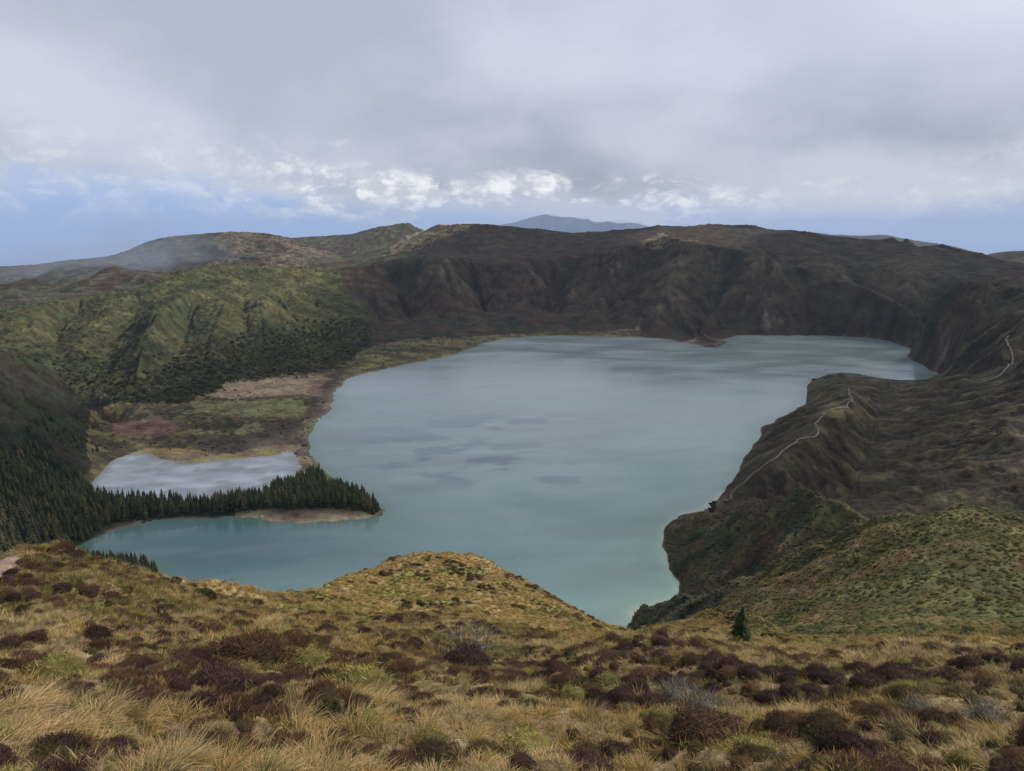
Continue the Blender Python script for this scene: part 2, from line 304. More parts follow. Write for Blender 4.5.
def land_cover(x, y, z, r, px, py, slope, gul):
    n1 = fbm(x / 90, y / 90, 4, 11); n2 = fbm(x / 28, y / 28, 3, 23); n3 = fbm(x / 9, y / 9, 3, 31); nb = fbm(x / 420, y / 420, 3, 37)
    qx = px + n1 * 9 + n2 * 5; qy = py + n2 * 3 + n1 * 3.5
    col = np.zeros(x.shape + (3,)); kind = np.zeros(x.shape, np.int8)
    def mixc(w, c):
        w = np.clip(w, 0, 1)[..., None]; col[:] = col * (1 - w) + np.array(c) * w
    # heath of the crater
    mixc(np.ones_like(x), (.044, .031, .022))
    mixc(smooth(-.2, .5, nb + n1 * .5) * .8, (.056, .046, .030))
    mixc(smooth(-.1, .5, n1 * .4 - gul * .8) * .8, (.022, .026, .017))  # hollows darkened here, crests paled below: relief shading put into the colour
    mixc(smooth(.05, .6, gul * .8 + n2 * .4 + n1 * .3 - .1) * smooth(.2, .5, slope) * .6, (.100, .080, .058))
    mixc(smooth(.42, .7, n2 * .7 + gul * .45) * smooth(.5, .9, slope) * .55, (.17, .145, .125))
    g = inside(GREEN, px + n1 * 22 + nb * 26 + n2 * 6 + 12, qy) & (r > 1200) & (r < 3350)
    kind[g] = 1
    gc = np.clip(.5 + n1 * .8 + nb * .5, 0, 1)[..., None]
    crest_lit = smooth(1900, 2900, r)[..., None]  # upper green slopes lightened in the colour to look sunlit
    gc2 = np.clip(.5 + n2 * .7 + n3 * .6, 0, 1)[..., None]; gcol = (np.array((.026, .031, .017)) * (1 - gc) + np.array((.058, .055, .026)) * gc) * (.62 + .75 * gc2)
    gcol = gcol * (1 - crest_lit) + (gcol * 1.15 + np.array((.006, .006, .0))) * crest_lit
    col[g] = gcol[g]
    out = (r > 3350) & (px < 440)
    kind[out] = 2
    ow = (r > 3350) * smooth(470, 390, px + n1 * 30); mixc(ow * smooth(-.3, .4, n1 + nb * .6) * .8, (.045, .050, .030))
    mixc(ow * smooth(.05, .5, n2 + n1 * .6) * .45, (.10, .085, .060)); mixc(ow * smooth(200, 250, px) * smooth(350, 320, px) * (r < 5300) * smooth(-.1, .4, n3 * .7 + gul * .5) * .7, (.16, .13, .10))
    for P in SUNLIT: mixc(inside(P, px + n2 * 6, py + n1 * 2) * .75 * smooth(-.5, .3, n3 + n2) * (r > 2500), (.16, .13, .075))
    fl = inside(FLAT, qx * .6 + px * .4, qy * .6 + py * .4) & (r < 3300) & (z < 28)
    kind[fl] = 3
    mixc(fl * 1.0, (.075, .060, .036)); mixc(fl * smooth(-.1, .5, n2 + n3 * .5), (.150, .125, .055)); mixc(fl * smooth(.1, .5, n1 - n3 * .6) * .8, (.035, .038, .020))
    far = fl & (px > 345)
    mixc(far * smooth(-.3, .3, n2), (.13, .115, .05)); mixc(far * smooth(0, .4, n3 + n1) * .8, (.05, .055, .028))
    jx = px + n2 * 7 + n3 * 3; jy = py + n3 * 2 + n2 * 2
    lo = (z < 30) & (r < 3300)
    for P in TAN: mixc(inside(P, jx, jy) * lo * .9, (.27, .20, .13))
    for P in GRASSY: mixc(inside(P, jx, jy) * lo * (.55 + .4 * smooth(-.3, .3, n3)), (.165, .165, .075))
    for P in HEATHFLAT: mixc(inside(P, jx, jy) * lo * .85, (.050, .040, .030))
    for P in RED: mixc(inside(P, jx, jy) * lo * .8, (.16, .095, .07))
    for P in SEDGE: mixc(inside(P, jx, py + n3) * lo * .9, (.29, .215, .085))
    f = inside(FOREST_L, qx * .4 + px * .6, py + n2) & (r > 450) & (r < 1600)
    kind[f] = 4
    mixc(f * 1.0, (.016, .022, .012))
    lb = (r > 700) & (r < 2000) & (px < 135) & ~f & ~fl & ~g
    kind[lb] = 5
    mixc(lb * 1.0, (.032, .028, .020)); mixc(lb * smooth(-.2, .5, n2 + n3 * .5) * .8, (.028, .040, .018))
    # right-hand slopes near the camera
    rs = (r > 90) & (r < 1150) & (px > 590)
    kind[rs & (r < 900)] = 6
    mixc(rs * 1.0, (.050, .044, .026)); mixc(rs * smooth(-.3, .3, fbm(x / 22, y / 22, 4, 41)) * .85, (.040, .050, .024))
    mixc(rs * smooth(.0, .5, fbm(x / 14, y / 14, 4, 43)) * .7, (.110, .095, .040))
    mixc(rs * smooth(.15, .5, fbm(x / 30, y / 16, 4, 47)) * .7, (.105, .062, .038))
    hill = (r > 90) & (r < 420) & (px > 590)
    mixc(hill * .6, (.060, .064, .027)); mixc(hill * smooth(.0, .3, fbm(x / 34, y / 22, 4, 47)) * .8, (.115, .070, .040)); mixc(hill * smooth(-.35, .35, fbm(x / 3, y / 3, 3, 49)) * .5, (.104, .100, .042))
    mixc((r > 60) * (r < 200) * np.exp(-((px - 835) / 45) ** 2 - ((py - 634) / 6) ** 2) * .9, (.055, .030, .024))
    arm = (r > 880) & (r < 2100) & (px > 690)
    kind[arm] = 7
    mixc(arm * 1.0, (.044, .035, .024)); mixc(arm * smooth(.0, .45, gul * .9 + n2 * .3) * .65, (.088, .074, .040)); mixc(arm * smooth(.0, .5, n1 * .6 - gul * .7) * .7, (.028, .031, .017))  # olive streaks; rib crests tinted and hollows darkened to paint in relief
    mixc(arm * smooth(.45, .75, n2 + n3 * .4) * .35, (.16, .14, .11))
    tp = np.exp(-((px - 845) / 30) ** 2 - ((py - 408) / 12) ** 2); mixc(arm * tp * smooth(-.4, .3, n2 + n3), (.15, .12, .06))
    tp = np.exp(-((px - 822) / 20) ** 2 - ((py - 380) / 8) ** 2); mixc(arm * tp * .7, (.09, .085, .045))
    tp = np.exp(-((px - 725) / 45) ** 2 - ((py - 510) / 9) ** 2); mixc((r > 700) * (r < 1250) * (px > 660) * tp * .8, (.12, .075, .05))
    # shore line
    b = np.exp(-np.abs(z) / np.where((px > 235) & (px < 385) & (r < 1200), 1.6, .6)) * (z < 9) * (z > -3)
    b = b * np.where((px > 800) & (r > 1300), .25, 1); mixc(b * .75 * (r < 3400) * (r > 500), (.20, .155, .12)); mixc(b * .9 * (px > 235) * (px < 385) * (r < 1200) * (r > 700), (.30, .235, .15))
    mixc((inside(FRINGE, px + n3 * 2, py) & lo) * .9, (.125, .135, .06))
    # near heath
    fg = r < 95
    kind[fg] = 8
    m1 = fbm(x / 1.7, y / 1.7, 4, 51); m2 = fbm(x / 6, y / 6, 3, 53)
    mixc(fg * 1.0, (.165, .120, .075)); mixc(fg * smooth(-.1, .35, m1 + m2 * .5) * .8, (.060, .040, .026)); mixc(fg * smooth(.05, .5, m2 - m1 * .6) * .7, (.125, .120, .040))
    kn = fg & (r > 33)
    mixc(kn * 1.0, (.200, .145, .070)); mixc(kn * smooth(-.2, .35, fbm(x / 5, y / 5, 4, 55)) * .75, (.110, .115, .038)); mixc(kn * smooth(.05, .4, fbm(x / 2.2, y / 2.2, 3, 57)) * .7, (.055, .042, .025))
    # footpath at the left
    pw = inside(PATH_FG, px, py) & (r > 16) & (r < 31)
    mixc(pw * 1.0, (.165, .115, .098))
    return col, kind
TRAILS = [[(724,504),(733,502),(729,499),(735,491),(748,480),(762,469),(775,458),(790,446),(804,440),(815,436),(818,430),(816,424),(822,416),(834,409),(846,407)], [(847,389),(850,396),(853,404),(846,407)], [(1006,338),(1010,350),(1013,358),(1008,366),(1003,374),(992,380),(978,384)]]
def line_dist(px, py):
    d = np.full(px.shape, 1e9)
    for L in TRAILS:
        for a, b in zip(L[:-1], L[1:]):
            ax, ay = b[0] - a[0], b[1] - a[1]; t = np.clip(((px - a[0]) * ax + (py - a[1]) * ay) / (ax * ax + ay * ay), 0, 1)
            d = np.minimum(d, np.hypot(px - a[0] - t * ax, py - a[1] - t * ay))
    return d
PATH_FG = poly_px([(-80,560),(0,558),(12,556),(24,556),(14,568),(0,586),(-80,640)])

def land(t, u, want_col=True):
    r = np.exp(u); x = np.sin(t) * r; y = np.cos(t) * r
    z = sample(ZB, t, u); gx = sample(GXW, t, u); gy = sample(GYW, t, u); a = sample(acc, t, u)
    slope = np.hypot(gx, gy); px, py = project(x, y, z)
    wshore = np.clip((a - .06) / .9, 0, 1)
    gul = np.zeros_like(x); dz = np.zeros_like(x)
    far = smooth(1300, 2000, r)
    if far.max() > 0:
        m = r > 1250
        g1 = gully(x[m], y[m], gx[m], gy[m], 380., 5, 5)
        gul[m] += g1 * far[m]
        dz[m] += g1 * far[m] * np.clip(slope[m], 0, .8) * (95 - 55 * smooth(400, 340, px[m]))
        dz[m] += fbm(x[m] / 500, y[m] / 500, 3, 61) * 14 * far[m] * smooth(.05, .4, slope[m])
    mid = smooth(90, 200, r) * (1 - far)
    if mid.max() > 0:
        m = mid > 0
        g1 = gully(x[m], y[m], gx[m], gy[m], 85., 5, 9)
        gul[m] += g1 * mid[m]
        dz[m] += g1 * mid[m] * np.clip(slope[m], 0, .8) * 24 * smooth(100, 500, r[m])
    gh = (r > 1300) & (r < 3400) & (px < 380)
    if gh.any(): dz[gh] += gully(x[gh], y[gh], gx[gh], gy[gh], 620., 3, 15) * 10 * smooth(.1, .35, slope[gh]) * (1 - smooth(330, 380, px[gh])) * smooth(1300, 1700, r[gh])
    ar = (r > 880) & (r < 2150) & (px > 700)
    if ar.any():
        g1 = gully(x[ar], y[ar], gx[ar], gy[ar], 75., 4, 21); gul[ar] = g1; dz[ar] += g1 * np.clip(slope[ar] * 2.6, .35, 1) * 13 * smooth(880, 950, r[ar]) * (1 - smooth(2000, 2150, r[ar]))
    oc = (r > 3350) & (r < 4650) & (px < 330)
    if oc.any(): dz[oc] += (np.abs(fbm(x[oc] / 430, y[oc] / 300, 4, 63)) * 95 - 22) * smooth(3350, 3600, r[oc]) * smooth(4650, 4300, r[oc]) * smooth(330, 260, px[oc])
    dz *= np.where((r > 1250) & (px < 470), smooth(2, 45, z), 1)
    tr = (r > 850) & (r < 2150) & (px > 700)
    if tr.any(): dz[tr] *= .12 + .88 * smooth(5, 15, line_dist(px[tr], py[tr]))
    dz *= wshore
    dz = dz + np.where(r > 500, smooth(.05, .35, a) * 1.3, 0)
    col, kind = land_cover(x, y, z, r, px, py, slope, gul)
    # canopy and scrub relief
    can = np.zeros_like(x)
    m = (kind == 1) | (kind == 2); can[m] = (np.abs(vnoise(x[m] / 17, y[m] / 14, 71)) * 8 + np.abs(vnoise(x[m] / 9, y[m] / 8, 72)) * 6) * (1 - .6 * smooth(3300, 3600, r[m]))
    m = (kind == 0); can[m] = fbm(x[m] / 20, y[m] / 20, 3, 73) * (5 - 3.5 * smooth(3200, 3700, r[m]))
    m = (kind == 3); can[m] = np.maximum(0, vnoise(x[m] / 8, y[m] / 8, 74) + .1) * 3
    m = (kind == 5); can[m] = np.abs(vnoise(x[m] / 8, y[m] / 8, 75)) * 6
    m = (kind == 7); can[m] = fbm(x[m] / 12, y[m] / 12, 3, 76) * 1.8
    m = (kind == 6); can[m] = (fbm(x[m] / 7, y[m] / 7, 4, 77) * 2.2 * smooth(90, 400, r[m]) + fbm(x[m] / 2.6, y[m] / 2.6, 3, 78) * .7)
    m = (kind == 4); can[m] = fbm(x[m] / 10, y[m] / 10, 3, 79) * 2
    m = (kind == 8)
    b1 = fbm(x[m] / 1.5, y[m] / 1.5, 3, 81); b2 = fbm(x[m] / 4.2, y[m] / 4.2, 2, 83)
    can[m] = b1 * .30 * smooth(3, 8, r[m]) + b2 * .50 * smooth(5, 20, r[m]) + smooth(35, 60, r[m]) * fbm(x[m] / 3, y[m] / 3, 3, 84) * .22
    can = can * np.where(kind == 8, 1, wshore)
    return x, y, z + dz + can, col, kind, px, py

# ------------------------------------------------------------------ mesh helpers
def new_mesh(name, verts, quads=None, tris=None, cols=None, smooth_shade=True):
    me = bpy.data.meshes.new(name)
    verts = np.asarray(verts, np.float32)
    me.vertices.add(len(verts)); me.vertices.foreach_set('co', verts.ravel())
    loops = []; starts = []; n = 0
    if quads is not None and len(quads):
        q = np.asarray(quads, np.int32); loops.append(q.ravel()); starts.append(np.arange(len(q)) * 4); n = len(q) * 4
    if tris is not None and len(tris):
        q = np.asarray(tris, np.int32); loops.append(q.ravel()); starts.append(np.arange(len(q)) * 3 + n)
    loops = np.concatenate(loops); starts = np.concatenate(starts).astype(np.int32)
    me.loops.add(len(loops)); me.loops.foreach_set('vertex_index', loops)
    me.polygons.add(len(starts)); me.polygons.foreach_set('loop_start', starts)
    if smooth_shade: me.polygons.foreach_set('use_smooth', np.ones(len(starts), bool))
    me.update(calc_edges=True)
    if cols is not None:
        at = me.color_attributes.new('Col', 'FLOAT_COLOR', 'POINT')
        c4 = np.ones((len(verts), 4), np.float32); c4[:, :3] = cols
        at.data.foreach_set('color', c4.ravel())
    return me
def obj(name, me, mat=None, parent=None, loc=None, **kw):
    o = bpy.data.objects.new(name, me); C.objects.link(o)
    if mat is not None and me is not None: me.materials.clear(); me.materials.append(mat)
    if parent is not None: o.parent = parent
    if loc is not None: o.location = loc
    for k, v in kw.items(): o[k] = v
    return o

# ------------------------------------------------------------------ materials
def mat_base(name):
    m = bpy.data.materials.new(name); m.use_nodes = True; nt = m.node_tree; nt.nodes.clear()
    return m, nt, nt.nodes, nt.links
def N(nt, t, **kw):
    n = nt.nodes.new(t)
    for k, v in kw.items():
        if k.startswith('i_'): n.inputs[k[2:].replace('_', ' ')].default_value = v
        else: setattr(n, k, v)
    return n
def terrain_mat(name, s1, s2, bump, amp=.35):
    m, nt, nn, lk = mat_base(name)
    out = N(nt, 'ShaderNodeOutputMaterial'); bs = N(nt, 'ShaderNodeBsdfPrincipled')
    bs.inputs['Roughness'].default_value = .95; bs.inputs['Specular IOR Level'].default_value = .08
    at = N(nt, 'ShaderNodeVertexColor', layer_name='Col'); tc = N(nt, 'ShaderNodeNewGeometry')
    n1 = N(nt, 'ShaderNodeTexNoise'); n1.inputs['Scale'].default_value = s1; n1.inputs['Detail'].default_value = 8; n1.inputs['Roughness'].default_value = .65
    n2 = N(nt, 'ShaderNodeTexNoise'); n2.inputs['Scale'].default_value = s2; n2.inputs['Detail'].default_value = 5
    lk.new(tc.outputs['Position'], n1.inputs['Vector']); lk.new(tc.outputs['Position'], n2.inputs['Vector'])
    ad = N(nt, 'ShaderNodeMath', operation='ADD'); lk.new(n1.outputs['Fac'], ad.inputs[0]); lk.new(n2.outputs['Fac'], ad.inputs[1])
    mr = N(nt, 'ShaderNodeMapRange'); mr.inputs['From Min'].default_value = .7; mr.inputs['From Max'].default_value = 1.3; mr.inputs['To Min'].default_value = 1 - amp * 1.3; mr.inputs['To Max'].default_value = 1 + amp * 1.7
    lk.new(ad.outputs[0], mr.inputs['Value'])
    vm = N(nt, 'ShaderNodeVectorMath', operation='SCALE'); lk.new(at.outputs['Color'], vm.inputs[0]); lk.new(mr.outputs['Result'], vm.inputs['Scale'])
    hs = N(nt, 'ShaderNodeHueSaturation'); lk.new(vm.outputs[0], hs.inputs['Color'])
    mh = N(nt, 'ShaderNodeMapRange'); mh.inputs['From Min'].default_value = .3; mh.inputs['From Max'].default_value = .7; mh.inputs['To Min'].default_value = .47; mh.inputs['To Max'].default_value = .53
    lk.new(n2.outputs['Fac'], mh.inputs['Value']); lk.new(mh.outputs['Result'], hs.inputs['Hue'])
    lk.new(hs.outputs['Color'], bs.inputs['Base Color'])
    bp = N(nt, 'ShaderNodeBump'); bp.inputs['Strength'].default_value = 1.0; bp.inputs['Distance'].default_value = bump; lk.new(n1.outputs['Fac'], bp.inputs['Height']); lk.new(bp.outputs['Normal'], bs.inputs['Normal'])
    lk.new(bs.outputs[0], out.inputs['Surface'])
    return m
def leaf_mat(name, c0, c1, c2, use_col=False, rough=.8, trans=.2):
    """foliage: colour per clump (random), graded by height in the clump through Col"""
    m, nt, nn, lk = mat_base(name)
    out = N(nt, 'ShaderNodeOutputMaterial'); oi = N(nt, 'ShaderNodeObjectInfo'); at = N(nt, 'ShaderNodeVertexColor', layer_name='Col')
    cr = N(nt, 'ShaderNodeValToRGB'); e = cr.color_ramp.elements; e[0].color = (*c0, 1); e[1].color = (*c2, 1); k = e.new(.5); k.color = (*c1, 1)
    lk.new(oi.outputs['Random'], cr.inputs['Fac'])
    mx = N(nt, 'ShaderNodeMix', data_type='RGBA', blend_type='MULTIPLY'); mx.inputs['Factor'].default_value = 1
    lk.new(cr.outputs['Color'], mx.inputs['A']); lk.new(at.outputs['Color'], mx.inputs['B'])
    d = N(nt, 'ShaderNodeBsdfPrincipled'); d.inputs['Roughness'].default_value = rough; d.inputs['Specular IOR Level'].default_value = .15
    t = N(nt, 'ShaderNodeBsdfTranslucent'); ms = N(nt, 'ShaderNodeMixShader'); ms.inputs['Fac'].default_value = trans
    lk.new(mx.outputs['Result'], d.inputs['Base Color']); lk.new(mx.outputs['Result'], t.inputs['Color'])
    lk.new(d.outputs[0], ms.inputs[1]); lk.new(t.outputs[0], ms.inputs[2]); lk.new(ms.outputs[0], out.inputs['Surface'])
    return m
M_near = terrain_mat('heath_ground', 9.0, 1.3, .05, .4)
M_mid = terrain_mat('scrub_slopes', .55, .09, .8, .45)
M_far = terrain_mat('crater_slopes', .10, .02, 5.0, .40)

# ------------------------------------------------------------------ terrain meshes
def terrain_mesh(name, r0, r1, du, dt, mat, half=49.5):
    us = np.linspace(math.log(r0), math.log(r1), int((math.log(r1) - math.log(r0)) / du) + 2)
    ts = np.linspace(math.radians(-half), math.radians(half), int(math.radians(2 * half) / dt))
    T, U = np.meshgrid(ts, us)
    x, y, z, col, kind, px, py = land(T, U)
    nu, nt = T.shape
    idx = np.arange(nu * nt).reshape(nu, nt)
    q = np.stack([idx[:-1, :-1], idx[:-1, 1:], idx[1:, 1:], idx[1:, :-1]], -1).reshape(-1, 4)
    v = np.stack([x, y, z], -1).reshape(-1, 3)
    me = new_mesh(name, v, quads=q, cols=col.reshape(-1, 3))
    return obj(name, me, mat, kind='structure'), (ts, us, z, kind)
SEGS = []
g1, a1 = terrain_mesh('hillside', R0 * 1.02, 100, .0036, .0018, M_near, 64)
g2, a2 = terrain_mesh('slopes', 100, 620, .0052, .0017, M_mid)
g3, a3 = terrain_mesh('terrain', 620, 5200, .0022, .00158, M_far)
g4, a4 = terrain_mesh('hills', 5200, 25000, .008, .0020, M_far)
SEG = [(R0 * 1.02, 100, a1), (100, 620, a2), (620, 5200, a3)]
def height(x, y):
    x = np.asarray(x, float); y = np.asarray(y, float); r = np.hypot(x, y); t = np.arctan2(x, y); out = np.zeros_like(r)
    for lo, hi, (ts, us, Z, K) in SEG:
        m = (r >= lo) & (r < hi)
        if not m.any(): continue
        fx = np.clip((t[m] - ts[0]) / (ts[-1] - ts[0]) * (len(ts) - 1), 0, len(ts) - 1.001); fy = np.clip((np.log(r[m]) - us[0]) / (us[-1] - us[0]) * (len(us) - 1), 0, len(us) - 1.001)
        ix = fx.astype(int); iy = fy.astype(int); fx -= ix; fy -= iy
        out[m] = (Z[iy, ix] * (1 - fx) + Z[iy, ix + 1] * fx) * (1 - fy) + (Z[iy + 1, ix] * (1 - fx) + Z[iy + 1, ix + 1] * fx) * fy
    return out
def hit(px, py, rmin=3.5, rmax=5000):
    """the point of the ground met along a direction from the viewpoint"""
    x, y, z = ray(px, py); h = math.hypot(x, y)
    rs = np.exp(np.linspace(math.log(rmin), math.log(rmax), 6000))
    zz = height(x / h * rs, y / h * rs); zr = H + z / h * rs
    k = np.argmax(zz >= zr)
    if zz[k] < zr[k]: return None
    return (x / h * rs[k], y / h * rs[k], float(zz[k]))

# ------------------------------------------------------------------ water
def water_mesh(name, poly, z, step, grow, mat, colour, **kw):
    P = np.array(poly)[:, :2]
    # outset a little so that the ground, not the sheet's edge, draws the shore
    d = np.roll(P, -1, 0) - np.roll(P, 1, 0); nrm = np.stack([d[:, 1], -d[:, 0]], 1); nrm /= np.linalg.norm(nrm, axis=1)[:, None] + 1e-9
    area = np.sum(P[:, 0] * np.roll(P[:, 1], -1) - np.roll(P[:, 0], -1) * P[:, 1])
    Q = P + nrm * (grow if area > 0 else -grow)
    x0, y0 = Q.min(0) - step; x1, y1 = Q.max(0) + step
    nx, ny = int((x1 - x0) / step) + 2, int((y1 - y0) / step) + 2
    X, Y = np.meshgrid(x0 + np.arange(nx) * step, y0 + np.arange(ny) * step)
    cx, cy = X[:-1, :-1] + step / 2, Y[:-1, :-1] + step / 2
    ins = inside(P, cx, cy)
    k = int(math.ceil(grow / step))
    for _ in range(k):
        e = ins.copy(); e[1:] |= ins[:-1]; e[:-1] |= ins[1:]; e[:, 1:] |= ins[:, :-1]; e[:, :-1] |= ins[:, 1:]; ins = e
    idx = np.arange(nx * ny).reshape(ny, nx)
    q = np.stack([idx[:-1, :-1], idx[:-1, 1:], idx[1:, 1:], idx[1:, :-1]], -1)[ins]
    used = np.zeros(nx * ny, bool); used[q.ravel()] = True; rem = np.cumsum(used) - 1
    xx, yy = X.ravel()[used], Y.ravel()[used]
    col = colour(xx, yy)
    me = new_mesh(name, np.stack([xx, yy, np.full_like(xx, z)], 1), quads=rem[q], cols=col)
    return obj(name, me, mat, **kw)
def shore_dist(x, y, poly):
    P = np.array(poly)[:, :2]; d = np.full(x.shape, 1e9)
    A = P; B = np.roll(P, -1, 0)
    for a, b in zip(A, B):
        ab = b - a; L = (ab ** 2).sum() + 1e-9
        t = np.clip(((x - a[0]) * ab[0] + (y - a[1]) * ab[1]) / L, 0, 1)
        d = np.minimum(d, np.hypot(x - a[0] - t * ab[0], y - a[1] - t * ab[1]))
    return d
def water_mat(name, rough, wave):
    m, nt, nn, lk = mat_base(name)
    out = N(nt, 'ShaderNodeOutputMaterial'); bs = N(nt, 'ShaderNodeBsdfPrincipled'); at = N(nt, 'ShaderNodeVertexColor', layer_name='Col'); tc = N(nt, 'ShaderNodeNewGeometry')
    mp = N(nt, 'ShaderNodeMapping'); mp.inputs['Scale'].default_value = (1, 2.2, 1); mp.inputs['Rotation'].default_value = (0, 0, .25); lk.new(tc.outputs['Position'], mp.inputs['Vector'])
    n1 = N(nt, 'ShaderNodeTexNoise'); n1.inputs['Scale'].default_value = .0035; n1.inputs['Detail'].default_value = 7; n1.inputs['Roughness'].default_value = .55; n1.inputs['Distortion'].default_value = .6
    lk.new(mp.outputs[0], n1.inputs['Vector'])
    n2 = N(nt, 'ShaderNodeTexNoise'); n2.inputs['Scale'].default_value = .22; n2.inputs['Detail'].default_value = 4; lk.new(tc.outputs['Position'], n2.inputs['Vector'])
    mr = N(nt, 'ShaderNodeMapRange'); mr.inputs['From Min'].default_value = .35; mr.inputs['From Max'].default_value = .65; mr.inputs['To Min'].default_value = rough * .6; mr.inputs['To Max'].default_value = rough * 1.5
    lk.new(n1.outputs['Fac'], mr.inputs['Value']); lk.new(mr.outputs['Result'], bs.inputs['Roughness'])
    ms = N(nt, 'ShaderNodeMapRange'); ms.inputs['From Min'].default_value = .35; ms.inputs['From Max'].default_value = .65; ms.inputs['To Min'].default_value = .86; ms.inputs['To Max'].default_value = 1.14
    lk.new(n1.outputs['Fac'], ms.inputs['Value'])
    vm = N(nt, 'ShaderNodeVectorMath', operation='SCALE'); lk.new(at.outputs['Color'], vm.inputs[0]); lk.new(ms.outputs['Result'], vm.inputs['Scale']); lk.new(vm.outputs[0], bs.inputs['Base Color'])
    bs.inputs['IOR'].default_value = 1.33
    bp = N(nt, 'ShaderNodeBump'); bp.inputs['Strength'].default_value = wave; bp.inputs['Distance'].default_value = .5; lk.new(n2.outputs['Fac'], bp.inputs['Height']); lk.new(bp.outputs[0], bs.inputs['Normal'])
    lk.new(bs.outputs[0], out.inputs['Surface'])
    return m
def lake_col(x, y):
    d = shore_dist(x, y, SHORE[::3]); r = np.hypot(x, y)
    col = np.tile(np.array((.225, .290, .290)), (len(x), 1))
    def mixc(w, c): w = np.clip(w, 0, 1)[:, None]; col[:] = col * (1 - w) + np.array(c) * w
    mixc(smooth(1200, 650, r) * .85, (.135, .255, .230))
    # the bay on the left is deeper green, with silt paths
    lx, ly, _ = PZ(200, 545, 0); mixc(np.exp(-((x - lx) / 210) ** 2 - ((y - ly) / 230) ** 2) * .95, (.036, .108, .128))
    n = fbm(x / 60, y / 60, 4, 91)
    mixc(np.exp(-d / 22) * (.6 + .4 * n), (.090, .150, .085))
    # pale shallows on the right-hand shore
    sx, sy, _ = PZ(655, 580, 0); w = np.exp(-((x - sx) / 60) ** 2 - ((y - sy) / 110) ** 2) * np.exp(-d / 60)
    mixc(w * (.7 + .9 * n), (.20, .34, .25)); mixc(w * smooth(.1, .4, fbm(x / 25, y / 25, 3, 95)) * .5, (.10, .18, .14))
    sx, sy, _ = PZ(675, 470, 0); mixc(np.exp(-((x - sx) / 90) ** 2 - ((y - sy) / 90) ** 2) * .35 * (1 + n), (.10, .21, .18))
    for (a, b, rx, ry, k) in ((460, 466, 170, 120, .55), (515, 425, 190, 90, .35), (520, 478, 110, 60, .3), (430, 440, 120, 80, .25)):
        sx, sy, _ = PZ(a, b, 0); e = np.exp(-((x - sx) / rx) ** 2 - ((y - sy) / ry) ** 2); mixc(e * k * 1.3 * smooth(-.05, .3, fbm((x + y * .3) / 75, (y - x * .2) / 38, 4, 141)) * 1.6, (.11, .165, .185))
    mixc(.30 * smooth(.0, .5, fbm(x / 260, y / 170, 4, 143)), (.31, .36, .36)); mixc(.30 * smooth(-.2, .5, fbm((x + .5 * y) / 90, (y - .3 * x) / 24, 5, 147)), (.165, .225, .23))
    mixc(np.exp(-d / 5) * .45 * (np.hypot(x - PZ(665, 560, 0)[0], y - PZ(665, 560, 0)[1]) < 260), (.42, .46, .36))
    return col
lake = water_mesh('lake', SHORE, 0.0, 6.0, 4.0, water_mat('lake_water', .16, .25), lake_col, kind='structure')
def pond_col(x, y):
    c = np.array((.33, .36, .385)) * (1 + .6 * fbm(x / 45, y / 22, 4, 97))[:, None]; w = (np.exp(-shore_dist(x, y, POND) / 8) * .8 + .5 * smooth(.15, .4, fbm(x / 30, y / 30, 4, 99)))[:, None]; w = np.clip(w, 0, 1)  # sky reflection and dark shadow patches put into the colour; brownish shallow edge
    return c * (1 - w) + np.array((.17, .16, .12)) * w
pond = water_mesh('pond', POND, 0.6, 5.0, 3.0, water_mat('pond_water', .10, .1), pond_col, kind='structure')
sm, nt, nn, lk = mat_base('sea_water')
o_ = N(nt, 'ShaderNodeOutputMaterial'); b_ = N(nt, 'ShaderNodeBsdfPrincipled'); b_.inputs['Base Color'].default_value = (.05, .12, .30, 1); b_.inputs['Roughness'].default_value = .45; b_.inputs['Specular IOR Level'].default_value = .3; lk.new(b_.outputs[0], o_.inputs[0])
th = np.linspace(-PI, PI, 97)[:-1]; rs_ = [0, 60000]
vv = [(0, 0, -575)] + [(math.sin(a) * 60000, math.cos(a) * 60000, -575) for a in th]
sea = obj('sea', new_mesh('sea', vv, tris=[(0, 1 + (i + 1) % 96, 1 + i) for i in range(96)]), sm, kind='structure')

# ------------------------------------------------------------------ plant meshes
def quad_strip(base, d, side, segs, w0, curve, droop, V, Q, Cc, c0, c1):
    """one blade: starts at base, heads along d, bends down; colours run from c0 to c1"""
    n0 = len(V); p = np.array(base, float); dd = np.array(d, float); L = np.linalg.norm(dd) / segs
    for k in range(segs + 1):
        w = w0 * (1 - k / segs) ** .7 + w0 * .06
        t = k / segs
        V.append(p - side * w); V.append(p + side * w)
        c = c0 * (1 - t) + c1 * t; Cc.append(c); Cc.append(c)
        dd = dd + np.array((0, 0, -droop)) * np.linalg.norm(d) + curve
        u = dd / (np.linalg.norm(dd) + 1e-9); p = p + u * L
    for k in range(segs):
        a = n0 + 2 * k; Q.append((a, a + 1, a + 3, a + 2))
def dome_core(V, T, Cc, rx, hz, col, rr, seg=10):
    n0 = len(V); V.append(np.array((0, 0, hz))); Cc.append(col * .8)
    for j in range(1, 4):
        for i in range(seg):
            a = 2 * PI * i / seg; e = j / 3 * PI / 2; k = rr.uniform(.82, 1.08)
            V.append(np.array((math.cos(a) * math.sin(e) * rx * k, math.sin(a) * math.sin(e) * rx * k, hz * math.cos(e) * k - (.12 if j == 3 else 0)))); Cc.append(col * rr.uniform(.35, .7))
    for i in range(seg):
        T.append((n0, n0 + 1 + i, n0 + 1 + (i + 1) % seg))
        for j in range(2):
            a = n0 + 1 + j * seg + i; b = n0 + 1 + j * seg + (i + 1) % seg
            T.append((a, a + seg, b + seg)); T.append((a, b + seg, b))
